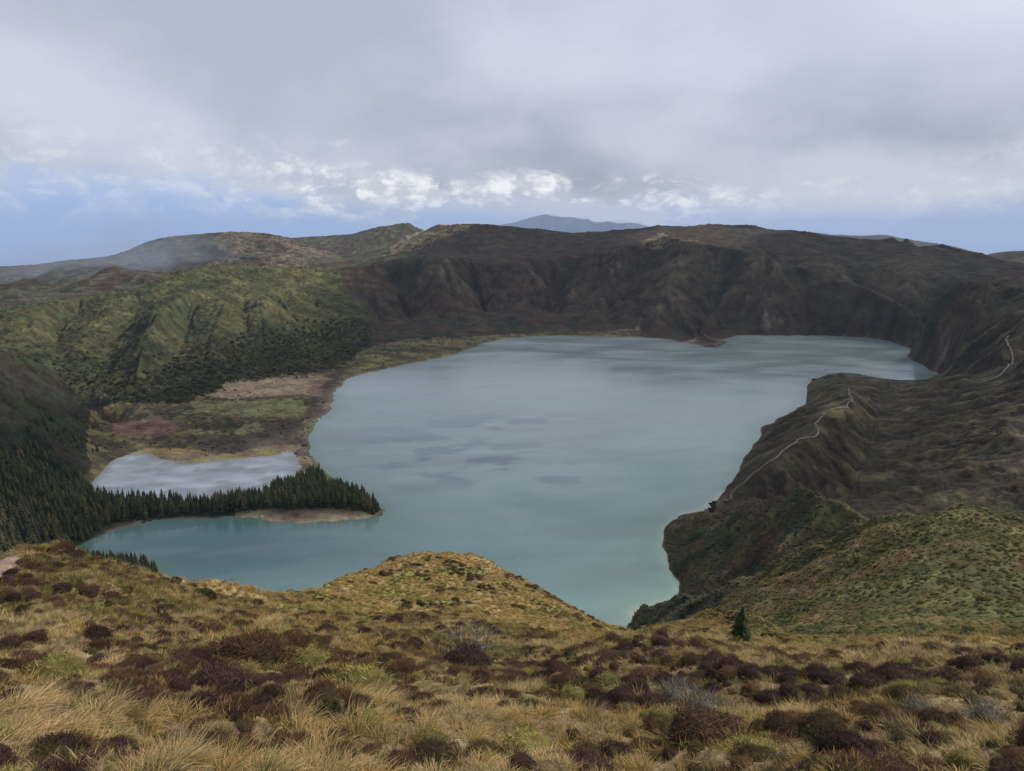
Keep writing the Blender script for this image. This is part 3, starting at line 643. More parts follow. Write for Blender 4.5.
def bush_mesh(name, seed, n, ln, w, hz=.72, upright=.5, jag=.2, tint=None, core=.82, gain=1.0):
    """a low dome of short sprigs round a dark core; radius 1"""
    rr = np.random.default_rng(seed); V, Q, T, Cc = [], [], [], []
    lob = [(rr.uniform(0, 2 * PI), rr.uniform(.12, .3)) for _ in range(4)]
    def rad(a): return 1 + sum(k * math.cos((i + 1) * a + p) for i, (p, k) in enumerate(lob)) * .5
    dome_core(V, T, Cc, core, hz * core, np.array((.5, .5, .5)), rr)
    for _ in range(n):
        a = rr.uniform(0, 2 * PI); e = math.acos(rr.uniform(0, 1)); R = rad(a) * rr.uniform(.66, 1.0)
        nrm = np.array((math.cos(a) * math.sin(e), math.sin(a) * math.sin(e), math.cos(e)))
        b = nrm * np.array((R, R, hz * rr.uniform(.75, 1.03))) * .88
        d = nrm * (1 - upright) + np.array((0, 0, upright)) + rr.normal(0, .28, 3); d /= np.linalg.norm(d)
        s = np.cross(d, rr.normal(0, 1, 3)); s /= np.linalg.norm(s) + 1e-9
        l = ln * rr.uniform(.5, 1.3) * (1 + jag * rr.normal())
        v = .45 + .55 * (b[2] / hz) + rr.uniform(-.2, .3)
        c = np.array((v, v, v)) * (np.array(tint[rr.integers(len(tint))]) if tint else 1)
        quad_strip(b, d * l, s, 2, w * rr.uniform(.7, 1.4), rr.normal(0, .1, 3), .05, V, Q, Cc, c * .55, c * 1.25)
    return new_mesh(name, V, quads=Q, tris=T, cols=np.clip(np.array(Cc) * gain, 0, 3), smooth_shade=False)
def tussock_mesh(name, seed, n, spread=.42, wind=(.25, .1), w=.012, droop=.24, segs=4, green=.4):
    """long thin blades out of one crown; blade length 1"""
    rr = np.random.default_rng(seed); V, Q, Cc = [], [], []
    for _ in range(n):
        a = rr.uniform(0, 2 * PI); q = abs(rr.normal(0, 1)) * .5 * spread; b = np.array((math.cos(a) * q, math.sin(a) * q, -.06))
        lean = rr.uniform(.15, .95); d = np.array((math.cos(a) * lean + wind[0], math.sin(a) * lean + wind[1], 1.0)); d /= np.linalg.norm(d)
        s = np.cross(d, (math.cos(a + 1.5), math.sin(a + 1.5), .2)); s = np.cross(d, rr.normal(0, 1, 3)); s /= np.linalg.norm(s) + 1e-9
        l = rr.uniform(.4, 1.1); g = rr.random() < green; v = rr.uniform(.6, 1.25)
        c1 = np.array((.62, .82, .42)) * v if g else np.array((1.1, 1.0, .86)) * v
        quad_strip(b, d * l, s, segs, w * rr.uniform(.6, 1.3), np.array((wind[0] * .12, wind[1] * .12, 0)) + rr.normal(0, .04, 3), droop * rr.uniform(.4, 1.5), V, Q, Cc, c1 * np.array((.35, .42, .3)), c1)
    return new_mesh(name, V, quads=Q, cols=np.array(Cc), smooth_shade=False)
def conifer_mesh(name, seed, h=1.0, rad=.17, whorls=13, nb=7, trunk=True, ragged=.25, bare=.06, bw=1.0):
    """spire-shaped tree of drooping boughs, height 1; slot 0 crown, slot 1 trunk"""
    rr = np.random.default_rng(seed); V, T, Cc = [], [], []
    for k in range(whorls):
        t = k / (whorls - 1); z = bare + (1 - bare) * t * .96; R = rad * (1 - t) ** .75 * (1 + ragged * rr.normal() * .5) + .012
        if t < .15: R *= .75 + t * 1.6
        for i in range(nb):
            a = 2 * PI * (i + rr.uniform(-.4, .4)) / nb + k * 1.3; L = R * rr.uniform(.65, 1.25); dr = rr.uniform(.15, .6) * L
            o = np.array((math.cos(a), math.sin(a), 0)); s = np.array((-math.sin(a), math.cos(a), 0)); w = L * rr.uniform(.28, .45) * bw + .004 * bw
            up = rr.uniform(.03, .07)
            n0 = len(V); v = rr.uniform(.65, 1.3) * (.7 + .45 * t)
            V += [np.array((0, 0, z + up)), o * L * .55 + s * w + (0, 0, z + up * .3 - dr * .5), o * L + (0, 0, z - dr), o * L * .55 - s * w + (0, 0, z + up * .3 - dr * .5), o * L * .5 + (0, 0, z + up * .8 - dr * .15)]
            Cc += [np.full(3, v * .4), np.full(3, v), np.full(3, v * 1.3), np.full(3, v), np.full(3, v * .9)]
            T += [(n0, n0 + 1, n0 + 4), (n0 + 1, n0 + 2, n0 + 4), (n0 + 2, n0 + 3, n0 + 4), (n0 + 3, n0, n0 + 4)]
    n0 = len(V); V.append(np.array((0, 0, 1.0))); Cc.append(np.full(3, 1.1))
    for i in range(4): a = i * PI / 2; V.append(np.array((math.cos(a) * .012, math.sin(a) * .012, .9))); Cc.append(np.full(3, .8))
    T += [(n0, n0 + 1 + i, n0 + 1 + (i + 1) % 4) for i in range(4)]
    nc = len(T)
    if trunk:
        n0 = len(V)
        for z, q in ((-.06, .020), (.3, .014), (.8, .005)):
            for i in range(6): a = i * PI / 3; V.append(np.array((math.cos(a) * q, math.sin(a) * q, z))); Cc.append(np.full(3, 1.))
        for j in range(2):
            for i in range(6):
                a = n0 + j * 6 + i; b = n0 + j * 6 + (i + 1) % 6; T += [(a, b, b + 6), (a, b + 6, a + 6)]
    me = new_mesh(name, V, tris=T, cols=np.clip(np.array(Cc), 0, 3), smooth_shade=False)
    mi = np.zeros(len(T), np.int32); mi[nc:] = 1; 
    return me, mi
bark, nt, nn, lk = mat_base('bark'); o_ = N(nt, 'ShaderNodeOutputMaterial'); b_ = N(nt, 'ShaderNodeBsdfPrincipled'); b_.inputs['Roughness'].default_value = .9
t_ = N(nt, 'ShaderNodeTexNoise'); t_.inputs['Scale'].default_value = 14; r_ = N(nt, 'ShaderNodeValToRGB'); r_.color_ramp.elements[0].color = (.05, .038, .028, 1); r_.color_ramp.elements[1].color = (.13, .10, .075, 1)
lk.new(t_.outputs['Fac'], r_.inputs['Fac']); lk.new(r_.outputs['Color'], b_.inputs['Base Color']); lk.new(b_.outputs[0], o_.inputs[0])

def tri3(c, k=.18): return [tuple(v * (1 - k) for v in c), c, (c[0] * (1 + k), c[1] * (1 + k * .9), c[2] * (1 + k * .8))]
MATS = {
 'purple': leaf_mat('purple_heather', *tri3((.105, .060, .050), .4)), 'brown': leaf_mat('brown_heather', *tri3((.155, .092, .052), .4)),
 'olive': leaf_mat('olive_heather', *tri3((.130, .100, .045), .35)), 'grey': leaf_mat('lichened_twigs', *tri3((.20, .19, .16))),
 'straw': leaf_mat('straw_grass', *tri3((.60, .455, .295), .34), trans=.3), 'gold': leaf_mat('golden_grass', *tri3((.47, .325, .165), .32), trans=.3), 'green': leaf_mat('green_grass', *tri3((.29, .235, .115), .32), trans=.3),
 'pale': leaf_mat('pale_cushion', *tri3((.40, .31, .165), .35), trans=.3), 'lime': leaf_mat('yellow_green_bush', *tri3((.42, .37, .12)), trans=.3), 'shrub': leaf_mat('evergreen_shrub', *tri3((.055, .062, .022))),
 'scrub': leaf_mat('scrub_leaves', (.060, .082, .030), (.112, .118, .042), (.170, .150, .055)), 'scrubdry': leaf_mat('dry_scrub', (.130, .105, .045), (.190, .165, .062), (.165, .095, .052)), 'greyscrub': leaf_mat('grey_green_scrub', (.060, .078, .045), (.085, .100, .060), (.100, .110, .070)),
 'conifer': leaf_mat('conifer_foliage', (.028, .040, .018), (.050, .060, .025), (.100, .084, .040), trans=.1), 'lone': leaf_mat('lone_conifer_foliage', *tri3((.030, .044, .016)), trans=.1),
}
def add_mat(me, *ks):
    me.materials.clear()
    for k in ks: me.materials.append(MATS[k] if isinstance(k, str) else k)
    return me
HT = [(1, 1, 1), (1.2, .95, .9), (.8, .85, .85)]
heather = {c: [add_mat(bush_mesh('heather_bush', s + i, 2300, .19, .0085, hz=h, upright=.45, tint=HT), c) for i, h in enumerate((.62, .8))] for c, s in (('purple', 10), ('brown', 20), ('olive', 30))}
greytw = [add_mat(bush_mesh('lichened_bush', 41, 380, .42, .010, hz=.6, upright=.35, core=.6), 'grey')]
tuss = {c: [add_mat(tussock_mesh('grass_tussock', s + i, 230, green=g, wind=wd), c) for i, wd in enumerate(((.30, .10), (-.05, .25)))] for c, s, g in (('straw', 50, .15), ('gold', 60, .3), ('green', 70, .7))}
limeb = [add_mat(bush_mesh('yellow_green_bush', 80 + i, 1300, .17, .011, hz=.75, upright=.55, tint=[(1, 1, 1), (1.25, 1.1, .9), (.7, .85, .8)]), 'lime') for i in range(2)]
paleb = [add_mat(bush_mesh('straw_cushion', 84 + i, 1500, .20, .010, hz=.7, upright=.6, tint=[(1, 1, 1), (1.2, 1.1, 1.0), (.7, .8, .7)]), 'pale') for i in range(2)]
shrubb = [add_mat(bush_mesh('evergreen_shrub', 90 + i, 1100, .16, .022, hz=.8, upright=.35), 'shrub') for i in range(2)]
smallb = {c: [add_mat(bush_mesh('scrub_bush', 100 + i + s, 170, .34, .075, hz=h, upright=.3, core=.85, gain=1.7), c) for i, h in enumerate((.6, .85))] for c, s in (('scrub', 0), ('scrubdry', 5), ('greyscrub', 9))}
shortg = [add_mat(tussock_mesh('short_grass', 120 + i, 60, spread=1.0, w=.03, segs=2, droop=.25, green=.3), c) for i, c in enumerate(('gold', 'straw', 'green'))]
CON = []
for i in range(5):
    me, mi = conifer_mesh('conifer_tree', 200 + i, rad=(.15, .18, .14, .20, .16)[i]); add_mat(me, 'conifer', bark); me.polygons.foreach_set('material_index', mi); CON.append(me)

def ground(name, me, x, y, s, rz=None, sz=None, sink=.06, **kw):
    z = float(height(x, y))
    o = obj(name, me, None, loc=(x, y, z - sink * s), **kw)
    o.scale = (s, s, sz if sz else s); o.rotation_euler = (random.uniform(-.08, .08), random.uniform(-.08, .08), random.uniform(0, 6.28) if rz is None else rz)
    return o
PROTO = {}
def scatter(name, protos, X, Y, Z, scl, zs=None, tilt=.1, **kw):
    """many small plants as one object: an instance of one of the plants on every vertex"""
    n = len(X); me = bpy.data.meshes.new(name); me.vertices.add(n); me.vertices.foreach_set('co', np.stack([X, Y, Z], 1).astype(np.float32).ravel())
    a = me.attributes.new('rot', 'FLOAT_VECTOR', 'POINT'); a.data.foreach_set('vector', np.stack([rng.normal(0, tilt, n), rng.normal(0, tilt, n), rng.uniform(0, 6.28, n)], 1).astype(np.float32).ravel())
    zs = scl if zs is None else zs
    a = me.attributes.new('scl', 'FLOAT_VECTOR', 'POINT'); a.data.foreach_set('vector', np.stack([scl, scl, zs], 1).astype(np.float32).ravel())
    a = me.attributes.new('pick', 'INT', 'POINT'); a.data.foreach_set('value', rng.integers(0, len(protos), n).astype(np.int32))
    o = obj(name, me, None, kind='stuff', **kw)
    ng = bpy.data.node_groups.new(name, 'GeometryNodeTree'); ng.interface.new_socket('Geometry', in_out='INPUT', socket_type='NodeSocketGeometry'); ng.interface.new_socket('Geometry', in_out='OUTPUT', socket_type='NodeSocketGeometry')
    gi = ng.nodes.new('NodeGroupInput'); go = ng.nodes.new('NodeGroupOutput'); ip = ng.nodes.new('GeometryNodeInstanceOnPoints'); jn = ng.nodes.new('GeometryNodeJoinGeometry')
    for p in protos:
        oi = ng.nodes.new('GeometryNodeObjectInfo'); oi.transform_space = 'ORIGINAL'; oi.inputs['Object'].default_value = p; oi.inputs['As Instance'].default_value = True
        ng.links.new(oi.outputs['Geometry'], jn.inputs[0])
    def na(nm, t):
        q = ng.nodes.new('GeometryNodeInputNamedAttribute'); q.data_type = t; q.inputs['Name'].default_value = nm; return q.outputs['Attribute']
    ng.links.new(gi.outputs[0], ip.inputs['Points']); ng.links.new(jn.outputs[0], ip.inputs['Instance']); ip.inputs['Pick Instance'].default_value = True
    ng.links.new(na('pick', 'INT'), ip.inputs['Instance Index']); ng.links.new(na('rot', 'FLOAT_VECTOR'), ip.inputs['Rotation']); ng.links.new(na('scl', 'FLOAT_VECTOR'), ip.inputs['Scale'])
    ng.links.new(ip.outputs[0], go.inputs[0]); md = o.modifiers.new('plants', 'NODES'); md.node_group = ng
    return o
def jgrid(r0, r1, sp, a0=-41, a1=41):
    n = int(r1 / sp) + 2
    X, Y = np.meshgrid(np.arange(-n, n) * sp, np.arange(0, n) * sp); X = X.ravel() + rng.uniform(-.48, .48, X.size) * sp; Y = Y.ravel() + rng.uniform(-.48, .48, Y.size) * sp
    r = np.hypot(X, Y); t = np.degrees(np.arctan2(X, Y)); m = (r > r0) & (r < r1) & (t > a0) & (t < a1)
    return X[m], Y[m], r[m]

# ------------------------------------------------------------------ heath in front: bushes and tussocks
P = []      # kind, colour, x, y, size, height factor
X, Y, R_ = jgrid(3.6, 34, .31, -56, 56)
m1 = fbm(X / 1.9, Y / 1.9, 3, 51); m2 = fbm(X / 6, Y / 6, 3, 53); m3 = fbm(X / 3.0, Y / 3.0, 3, 59); zz = height(X, Y); PX, PY = project(X, Y, zz)
inpath = inside(PATH_FG, PX, PY) & (R_ > 15)
u1 = rng.random(len(X)); u2 = rng.random(len(X)); u3 = rng.random(len(X))
rightish = smooth(300, 700, PX)
f = m1 * 1.1 + m2 * .7 + .24 + rightish * .14 - .30 * (PY > 715) * (PX < 330) - .28 * (PX < 300) * (PY < 625)
for i in range(len(X)):
    if inpath[i]: continue
    r = R_[i]
    if (f[i] > -.03 and u1[i] < .86) or u1[i] < .07:
        k_ = m3[i] * .6 + u2[i]; c = 'purple' if k_ > .66 else ('olive' if k_ < .26 else 'brown')
        P.append(('heather', c, X[i], Y[i], .11 + .27 * u3[i] ** 2.0, .6 + .45 * u2[i]))
    elif u1[i] > .955 or (f[i] > -.2 and u1[i] > .90): P.append(('lime', 'pale' if u2[i] < .62 else 'lime', X[i], Y[i], .12 + .20 * u3[i], .7 + .4 * u2[i]))
    elif u1[i] > .992: P.append(('shrub', 'shrub', X[i], Y[i], .22 + .25 * u3[i], .7 + .4 * u2[i]))
    elif u1[i] < .78 or f[i] < .1:
        q = m3[i] + (u2[i] - .5) * .7 - .15 * (PX[i] > 560)
        c = 'green' if q > .42 else ('gold' if q < -.20 else 'straw')
        big = .22 + .30 * u3[i] if PY[i] > 700 and PX[i] < 380 else .16 + .20 * u3[i]
        P.append(('grass', c, X[i], Y[i], big * .88, .5 + .4 * u2[i]))
# clumps that stand out in the picture
def spot(px, py): return hit(px, py, 3.3, 400)
SP = [('heather', 'purple', 215, 690, .52, .85, 'wide deep purple heather mound just above the long pale grass at the lower left'),
 ('heather', 'brown', 250, 660, .62, .8, 'broad dark brown heather mound upslope of the purple one'),
 ('lime', 'lime', 313, 668, .36, 1.0, 'round yellow-green bush, the brightest dome left of the middle foreground'),
 ('lime', 'lime', 362, 690, .52, .95, 'big dome-shaped bush with a golden right flank, downhill of the bright round one'),
 ('shrub', 'shrub', 330, 722, .42, .8, 'dark green rounded shrub between pale grass clumps below the golden domed bush'),
 ('lime', 'lime', 54, 673, .42, .6, 'flat yellow-green cushion bush at the far left of the slope'),
 ('shrub', 'shrub', 201, 598, .22, .7, 'single dark green cushion shrub on the pale saddle below the left hump'),
 ('lime', 'lime', 526, 752, .42, .85, 'wide olive-yellow bush at the middle of the bottom edge'),
 ('shrub', 'shrub', 829, 754, .42, .75, 'very dark green shrub at the lower right among straw-coloured grass'),
 ('lime', 'lime', 757, 758, .44, .6, 'low golden-green mound left of the very dark shrub at the lower right'),
 ('lime', 'lime', 663, 722, .27, 1.1, 'small upright golden bush right of the middle foreground'),
 ('lime', 'lime', 575, 700, .26, 1.1, 'small golden bush standing alone among dark heather in the middle foreground'),
 ('heather', 'purple', 465, 668, .5, .8, 'blackish purple heather mound below the dry grass knoll'),
 ('heather', 'brown', 705, 738, .6, .75, 'sprawling rusty brown heather mound right of the middle foreground'),
 ('grey', 'grey', 675, 700, .42, .9, 'pale grey lichened bush with bare twigs, the upper one of two beside the heather'),
 ('grey', 'grey', 703, 712, .45, .8, 'pale grey lichened bush sprawling downhill of its twin'),
 ('grey', 'grey', 466, 655, .55, .7, 'pale grey lichened bush in front of the dry grass knoll'),
 ('grey', 'grey', 922, 712, .30, .7, 'pale grey lichened bush among dark heather at the right'),
 ('grey', 'grey', 990, 716, .32, .7, 'pale grey lichened bush close to the right edge')]
special_xy = []
PROT = {'heather': heather, 'grass': tuss, 'lime': {'lime': limeb, 'pale': paleb}, 'shrub': {'shrub': shrubb}, 'grey': {'grey': greytw}}
NM = {'heather': 'heather_bush', 'grass': 'grass_tussock', 'lime': 'yellow_green_bush', 'shrub': 'evergreen_shrub', 'grey': 'lichened_bush'}
CAT = {'heather': 'heather', 'grass': 'grass tussock', 'lime': 'bush', 'shrub': 'shrub', 'grey': 'bush'}
for k, c, px, py, s, hf, lab in SP:
    q = spot(px, py)
    if q is None: continue
    s = s * math.hypot(q[0], q[1]) / 9.5 if math.hypot(q[0], q[1]) > 9.5 else s
    special_xy.append((q[0], q[1], s)); ground(NM[k], random.choice(PROT[k][c]), q[0], q[1], s, sz=s * hf, label=lab, category=CAT[k])
def free(x, y): return all((x - a) ** 2 + (y - b) ** 2 > (s * .95) ** 2 for a, b, s in special_xy)
P = [p for p in P if free(p[2], p[3])]
ADJ = {('heather', 'purple'): 'dark purple-brown heather bush', ('heather', 'brown'): 'rusty brown heather bush', ('heather', 'olive'): 'olive-brown heather bush', ('grass', 'straw'): 'straw-coloured grass tussock', ('grass', 'gold'): 'golden dry grass tussock', ('grass', 'green'): 'greenish grass tussock', ('lime', 'lime'): 'small yellow-green domed bush', ('lime', 'pale'): 'pale straw-coloured domed cushion bush', ('shrub', 'shrub'): 'small dark green shrub'}
def zone(px, py):
    a = 'left' if px < 340 else ('middle' if px < 680 else 'right')
    if py > 715: return 'along the bottom of the slope at the ' + a
    if py > 655: return 'halfway up the near slope at the ' + a
    return 'on the hump at the upper left' if px < 290 else 'high on the near slope at the ' + a
px_, py_ = project(np.array([p[2] for p in P]), np.array([p[3] for p in P]), height([p[2] for p in P], [p[3] for p in P]))
vis = (px_ > -25) & (px_ < 1049) & (py_ < 800)
protos_by = {}
for k, cap in (('heather', 300), ('grass', 300), ('lime', 200), ('shrub', 60)):
    ids = [i for i, p in enumerate(P) if p[0] == k and vis[i]]
    ids.sort(key=lambda i: -P[i][4] * (1.5 if k == 'grass' else 1) / math.hypot(P[i][2], P[i][3])); sel = set(ids[:cap])
    for i in ids[:cap]:
        p = P[i]; g = ADJ[(k, p[1])] + ' ' + zone(px_[i], py_[i])
        me = random.choice(PROT[k][p[1]]); s = p[4] * (1.15 if k == 'grass' else 1)
        o = ground(NM[k], me, p[2], p[3], s, rz=(random.uniform(-.5, .5) if k == 'grass' else None), sz=s * p[5], label=g, category=CAT[k], group=g.replace('bush', 'bushes').replace('tussock', 'tussocks').replace('shrub', 'shrubs'))
        protos_by.setdefault((k, p[1]), {}).setdefault(me.name, o)
    rest = [i for i, p in enumerate(P) if p[0] == k and i not in sel]
    P_rest = [P[i] for i in rest]
    for c in PROT[k]:
        L = [p for p in P_rest if p[1] == c]
        if not L or (k, c) not in protos_by: continue
        x = np.array([p[2] for p in L]); y = np.array([p[3] for p in L]); s = np.array([p[4] * (1.05 if k == 'grass' else 1) for p in L])
        scatter({'heather': 'heather_cover', 'grass': 'grass_cover', 'lime': 'bush_cover', 'shrub': 'shrub_cover'}[k], list(protos_by[(k, c)].values()), x, y, height(x, y) - s * .06, s, s * np.array([p[5] for p in L]), label={'heather': 'low ', 'grass': 'thick ', 'lime': 'small ', 'shrub': 'small '}[k] + ADJ[(k, c)].replace('small ', '').replace('bush', 'growth').replace('tussock', 'cover') + ' spread over the near slope', category=CAT[k])
GP = {k: list(v.values()) for k, v in protos_by.items()}
# short grass filling the gaps
X, Y, R_ = jgrid(3.6, 34, .20, -54, 54); zz = height(X, Y); PX, PY = project(X, Y, zz)
m = ~(inside(PATH_FG, PX, PY) & (R_ > 15)) & (PY < 830); X, Y, zz = X[m], Y[m], zz[m]
mm = fbm(X / 3.0, Y / 3.0, 3, 59)
SG = [obj('short_grass', shortg[i], None, loc=spot(px, 742), label='small clump of short %s grass near the bottom edge' % nm, category='grass', scale=None) for i, (px, nm) in enumerate(((150, 'golden'), (430, 'straw-coloured'), (900, 'green')))]
for o in SG: o.scale = (.2, .2, .16); del o['scale']
s = rng.uniform(.09, .20, len(X)) * (1 + (R_[m] > 18) * .5)
for j, (lo, hi) in enumerate(((-9, -.1), (-.1, .15), (.15, 9))):
    q = (mm >= lo) & (mm < hi); scatter('short_grass_cover', [SG[j]], X[q], Y[q], zz[q], s[q], s[q] * .7, label=('golden', 'straw-coloured', 'green')[j] + ' short grass filling the gaps between the bushes', category='grass')
# the knoll and upper edge of the slope
X, Y, R_ = jgrid(33, 125, .46); zz = height(X, Y); PX, PY = project(X, Y, zz)
a = fbm(X / 5, Y / 5, 4, 55); b = fbm(X / 2.2, Y / 2.2, 3, 57); u = rng.random(len(X)); s = rng.uniform(.26, .50, len(X)); keep = rng.random(len(X)) < .40
hea = (b + a * .3 > .20) & (u < .75); grn = (~hea) & (a + u * .25 > .36); lim = ~hea & ~grn & (u > .97)
dr = ~(hea | grn | lim)
hs = np.minimum(s, .6)
scatter('heather_cover', GP[('heather', 'brown')] + GP[('heather', 'olive')], X[hea & keep], Y[hea & keep], zz[hea & keep], hs[hea & keep] * .95, hs[hea & keep] * .7, label='brown and olive heather spread over the dry grass knoll', category='heather')
scatter('grass_cover', GP[('grass', 'green')] + GP[('lime', 'lime')], X[grn], Y[grn], zz[grn], s[grn] * .8, s[grn] * .6, label='green grass and cushions on the shoulder of the knoll', category='grass')
scatter('grass_cover', GP[('grass', 'gold')] + [SG[0]], X[dr], Y[dr], zz[dr], s[dr] * .95, s[dr] * .6, label='golden dry grass covering the knoll above the lake', category='grass')
scatter('bush_cover', GP[('lime', 'lime')], X[lim], Y[lim], zz[lim], s[lim] * .8, s[lim] * .7, label='yellow-green cushions dotted over the knoll', category='bush')

# ------------------------------------------------------------------ scrub of the right-hand slopes
def bushat(px, py, mats, s, lab, **k):
    q = hit(px, py, 60, 3000); o = ground('scrub_bush', random.choice(smallb[mats]), q[0], q[1], s, sz=s * k.get('hf', .9), label=lab, category='bush'); return o
BS = [bushat(705, 647, 'scrub', 1.7, 'dark green bush on the green knoll left of the lone conifer'), bushat(650, 640, 'scrub', 1.5, 'dark green bush at the left end of the green knoll'), bushat(862, 560, 'scrub', 3.2, 'large dark bush high on the right-hand hill'), bushat(914, 640, 'scrub', 1.9, 'dark green bush on the hill foot at the right')]
BD = [bushat(790, 650, 'scrubdry', 1.6, 'dry tawny bush beside the gully right of the lone conifer'), bushat(985, 600, 'scrubdry', 2.0, 'dry tawny bush low on the right-hand hill')]
BG = [bushat(668, 612, 'greyscrub', 2.6, 'grey-green bush on the scrub knob above the lake shore'), bushat(690, 607, 'greyscrub', 3.0, 'taller grey-green bush at the right end of the scrub knob')]
bushat(700, 506.5, 'scrub', 7.5, 'lone round dark bush on the shore at the neck of the headland', hf=1.2)
X, Y, R_ = jgrid(88, 430, 1.32, -2, 42); zz = height(X, Y); PX, PY = project(X, Y, zz); ok = (PX > 600) & ((R_ > 110) | (PY < 655)) & (rng.random(len(X)) < .85)
X, Y, zz, R_ = X[ok], Y[ok], zz[ok], R_[ok]; a = fbm(X / 14, Y / 14, 4, 43) + rng.normal(0, .12, len(X)); b = fbm(X / 22, Y / 22, 4, 41); s = rng.uniform(.35, 1.05, len(X)) * (.6 + R_ / 600)
dry = a + .5 * fbm(X / 34, Y / 22, 4, 47) > .02
scatter('scrub', BS, X[~dry], Y[~dry], zz[~dry] - .2, s[~dry], s[~dry] * .8, label='green scrub covering the right-hand hill', category='scrub')
scatter('scrub', BD, X[dry], Y[dry], zz[dry] - .2, s[dry] * .8, s[dry] * .6, label='dry tawny scrub patches on the right-hand hill', category='scrub')
X, Y, R_ = jgrid(430, 960, 3.6, 3, 42); zz = height(X, Y); PX, PY = project(X, Y, zz); ok = (PX > 600) & (zz > 2) & (rng.random(len(X)) < .8)
X, Y, zz, R_, PX = X[ok], Y[ok], zz[ok], R_[ok], PX[ok]; s = rng.uniform(.9, 2.4, len(X)); k = ((R_ < 690) & (PX < 740)) | (fbm(X / 22, Y / 22, 4, 41) > .1)
scatter('scrub', BG, X[k], Y[k], zz[k] - .4, s[k], s[k] * .8, label='grey-green scrub above the near shore', category='scrub')
scatter('scrub', BS + BD, X[~k], Y[~k], zz[~k] - .4, s[~k] * .8, s[~k] * .6, label='mixed dark scrub on the spur above the shore', category='scrub')

# ------------------------------------------------------------------ the lone conifer
q = hit(740, 648, 30, 400); hh = 38 / F * math.hypot(q[0], q[1], q[2] - H)
root = obj('conifer_tree', None, loc=q, label='lone dark conifer standing on the green knoll at the right', category='tree')
me, mi = conifer_mesh('crown', 301, rad=.25, whorls=44, nb=34, trunk=False, ragged=.75, bare=.03, bw=.34); add_mat(me, 'lone')
cr = obj('crown', me, None, root); cr.scale = (hh * 1.1, hh * 1.1, hh)
me, mi = conifer_mesh('crown_fill', 302, rad=.21, whorls=26, nb=13, trunk=False, ragged=.6, bare=.02)
tv, tq = [], []
for j in range(7):
    zt = -.05 + j * .15; qn = .022 * (1 - j / 7.5)
    for i in range(8): a = i * PI / 4; tv.append((math.cos(a) * qn + .01 * math.sin(j), math.sin(a) * qn, zt))
for j in range(6):
    for i in range(8): a = j * 8 + i; b = j * 8 + (i + 1) % 8; tq.append((a, b, b + 8, a + 8))
tr = obj('trunk', new_mesh('trunk', tv, quads=tq, cols=np.ones((len(tv), 3))), bark, root); tr.scale = (hh,) * 3
bpy.data.meshes.remove(me)

# ------------------------------------------------------------------ conifer wood by the lakes
SPIT = poly_px([(104,512),(125,519),(160,517),(200,514),(240,512),(262,511),(300,510),(345,509),(374,515),(389,516),(388,511),(368,497),(345,490),(330,483),(318,473),(306,474),(300,482),(285,487),(262,494),(235,501),(200,506),(150,508),(110,504)])
X, Y, R_ = jgrid(560, 1500, 5.3, -50, -5); zz = height(X, Y); PX, PY = project(X, Y, zz)
den = fbm(X / 60, Y / 60, 3, 111)
SPW = [PZ(a, b, 2.) for a, b in SPIT]
spit = inside(SPW, X, Y)
bank = inside(FOREST_L, PX, PY) & ~spit & (PX < 200) & (rng.random(len(X)) < np.where(PX < 110, .72 * smooth(435, 480, PY), .85)) & (zz > 2.5)
head = inside([PZ(a, b, 3) for a, b in ((86,561),(112,562),(140,561),(156,561),(158,563),(150,590),(100,600),(70,575))], X, Y) & (zz > 1)
up = (PX < 100) & (PX > -120) & (PY < 480) & (PY > 415) & (R_ > 800) & (den > .1) & (rng.random(len(X)) < .2)
ok = (spit & (zz > .35)) | bank | head | up
ht = np.where(spit, rng.uniform(12, 24, len(X)) * (.95 + .3 * den), np.where(head, rng.uniform(9, 15, len(X)), np.where(up, rng.uniform(7, 14, len(X)), rng.uniform(9, 20, len(X)) * (.75 + .4 * smooth(-.4, .4, den)))))
tipd = np.hypot(X - SPW[13][0], Y - SPW[13][1]); ht = np.where(spit & (tipd < 60), ht * (.55 + tipd / 130), ht)
cand = [i for i in np.nonzero(ok)[0] if -15 < PX[i] < 1030 and PY[i] < 575]
cand.sort(key=lambda i: -ht[i] / R_[i])
def tag_wood(i):
    if spit[i]:
        if PX[i] > 362: return 'slender conifer at the very tip of the wooded spit', 'conifers at the tip of the wooded spit'
        if PX[i] > 300: return 'tall dark conifer in the wood at the wide end of the spit', 'conifers at the wide end of the spit'
        if PX[i] > 200: return 'tall dark conifer in the wood between the small lake and the bay', 'conifers between the small lake and the bay'
        return 'dark conifer at the narrow root of the wooded spit', 'conifers at the root of the wooded spit'
    if head[i]: return 'low conifer on the little wooded headland behind the grassy hump', 'conifers on the little headland'
    if PX[i] > 95: return 'dark conifer on the shore of the bay at the left', 'conifers on the shore of the bay'
    return 'dark conifer on the wooded bank at the left edge', 'conifers on the wooded bank at the left'
trees = []
for i in cand[:300]:
    lab, grp = tag_wood(i)
    o = bpy.data.objects.new('conifer_tree', CON[rng.integers(5)]); C.objects.link(o); o.location = (X[i], Y[i], zz[i]); w = ht[i] * rng.uniform(.95, 1.7); o.scale = (w, w, ht[i]); o.rotation_euler = (0, 0, rng.uniform(0, 6.28)); o['label'] = lab; o['group'] = grp; o['category'] = 'tree'; trees.append(o)
done = set(cand[:300]); rest = np.array([i for i in np.nonzero(ok)[0] if i not in done])
pr = {o.data.name: o for o in trees}
scatter('conifer_wood', list(pr.values()), X[rest], Y[rest], zz[rest], ht[rest] * 1.4, ht[rest], tilt=.03, label='dense dark conifer wood covering the bank and spit beside the lakes', category='trees')
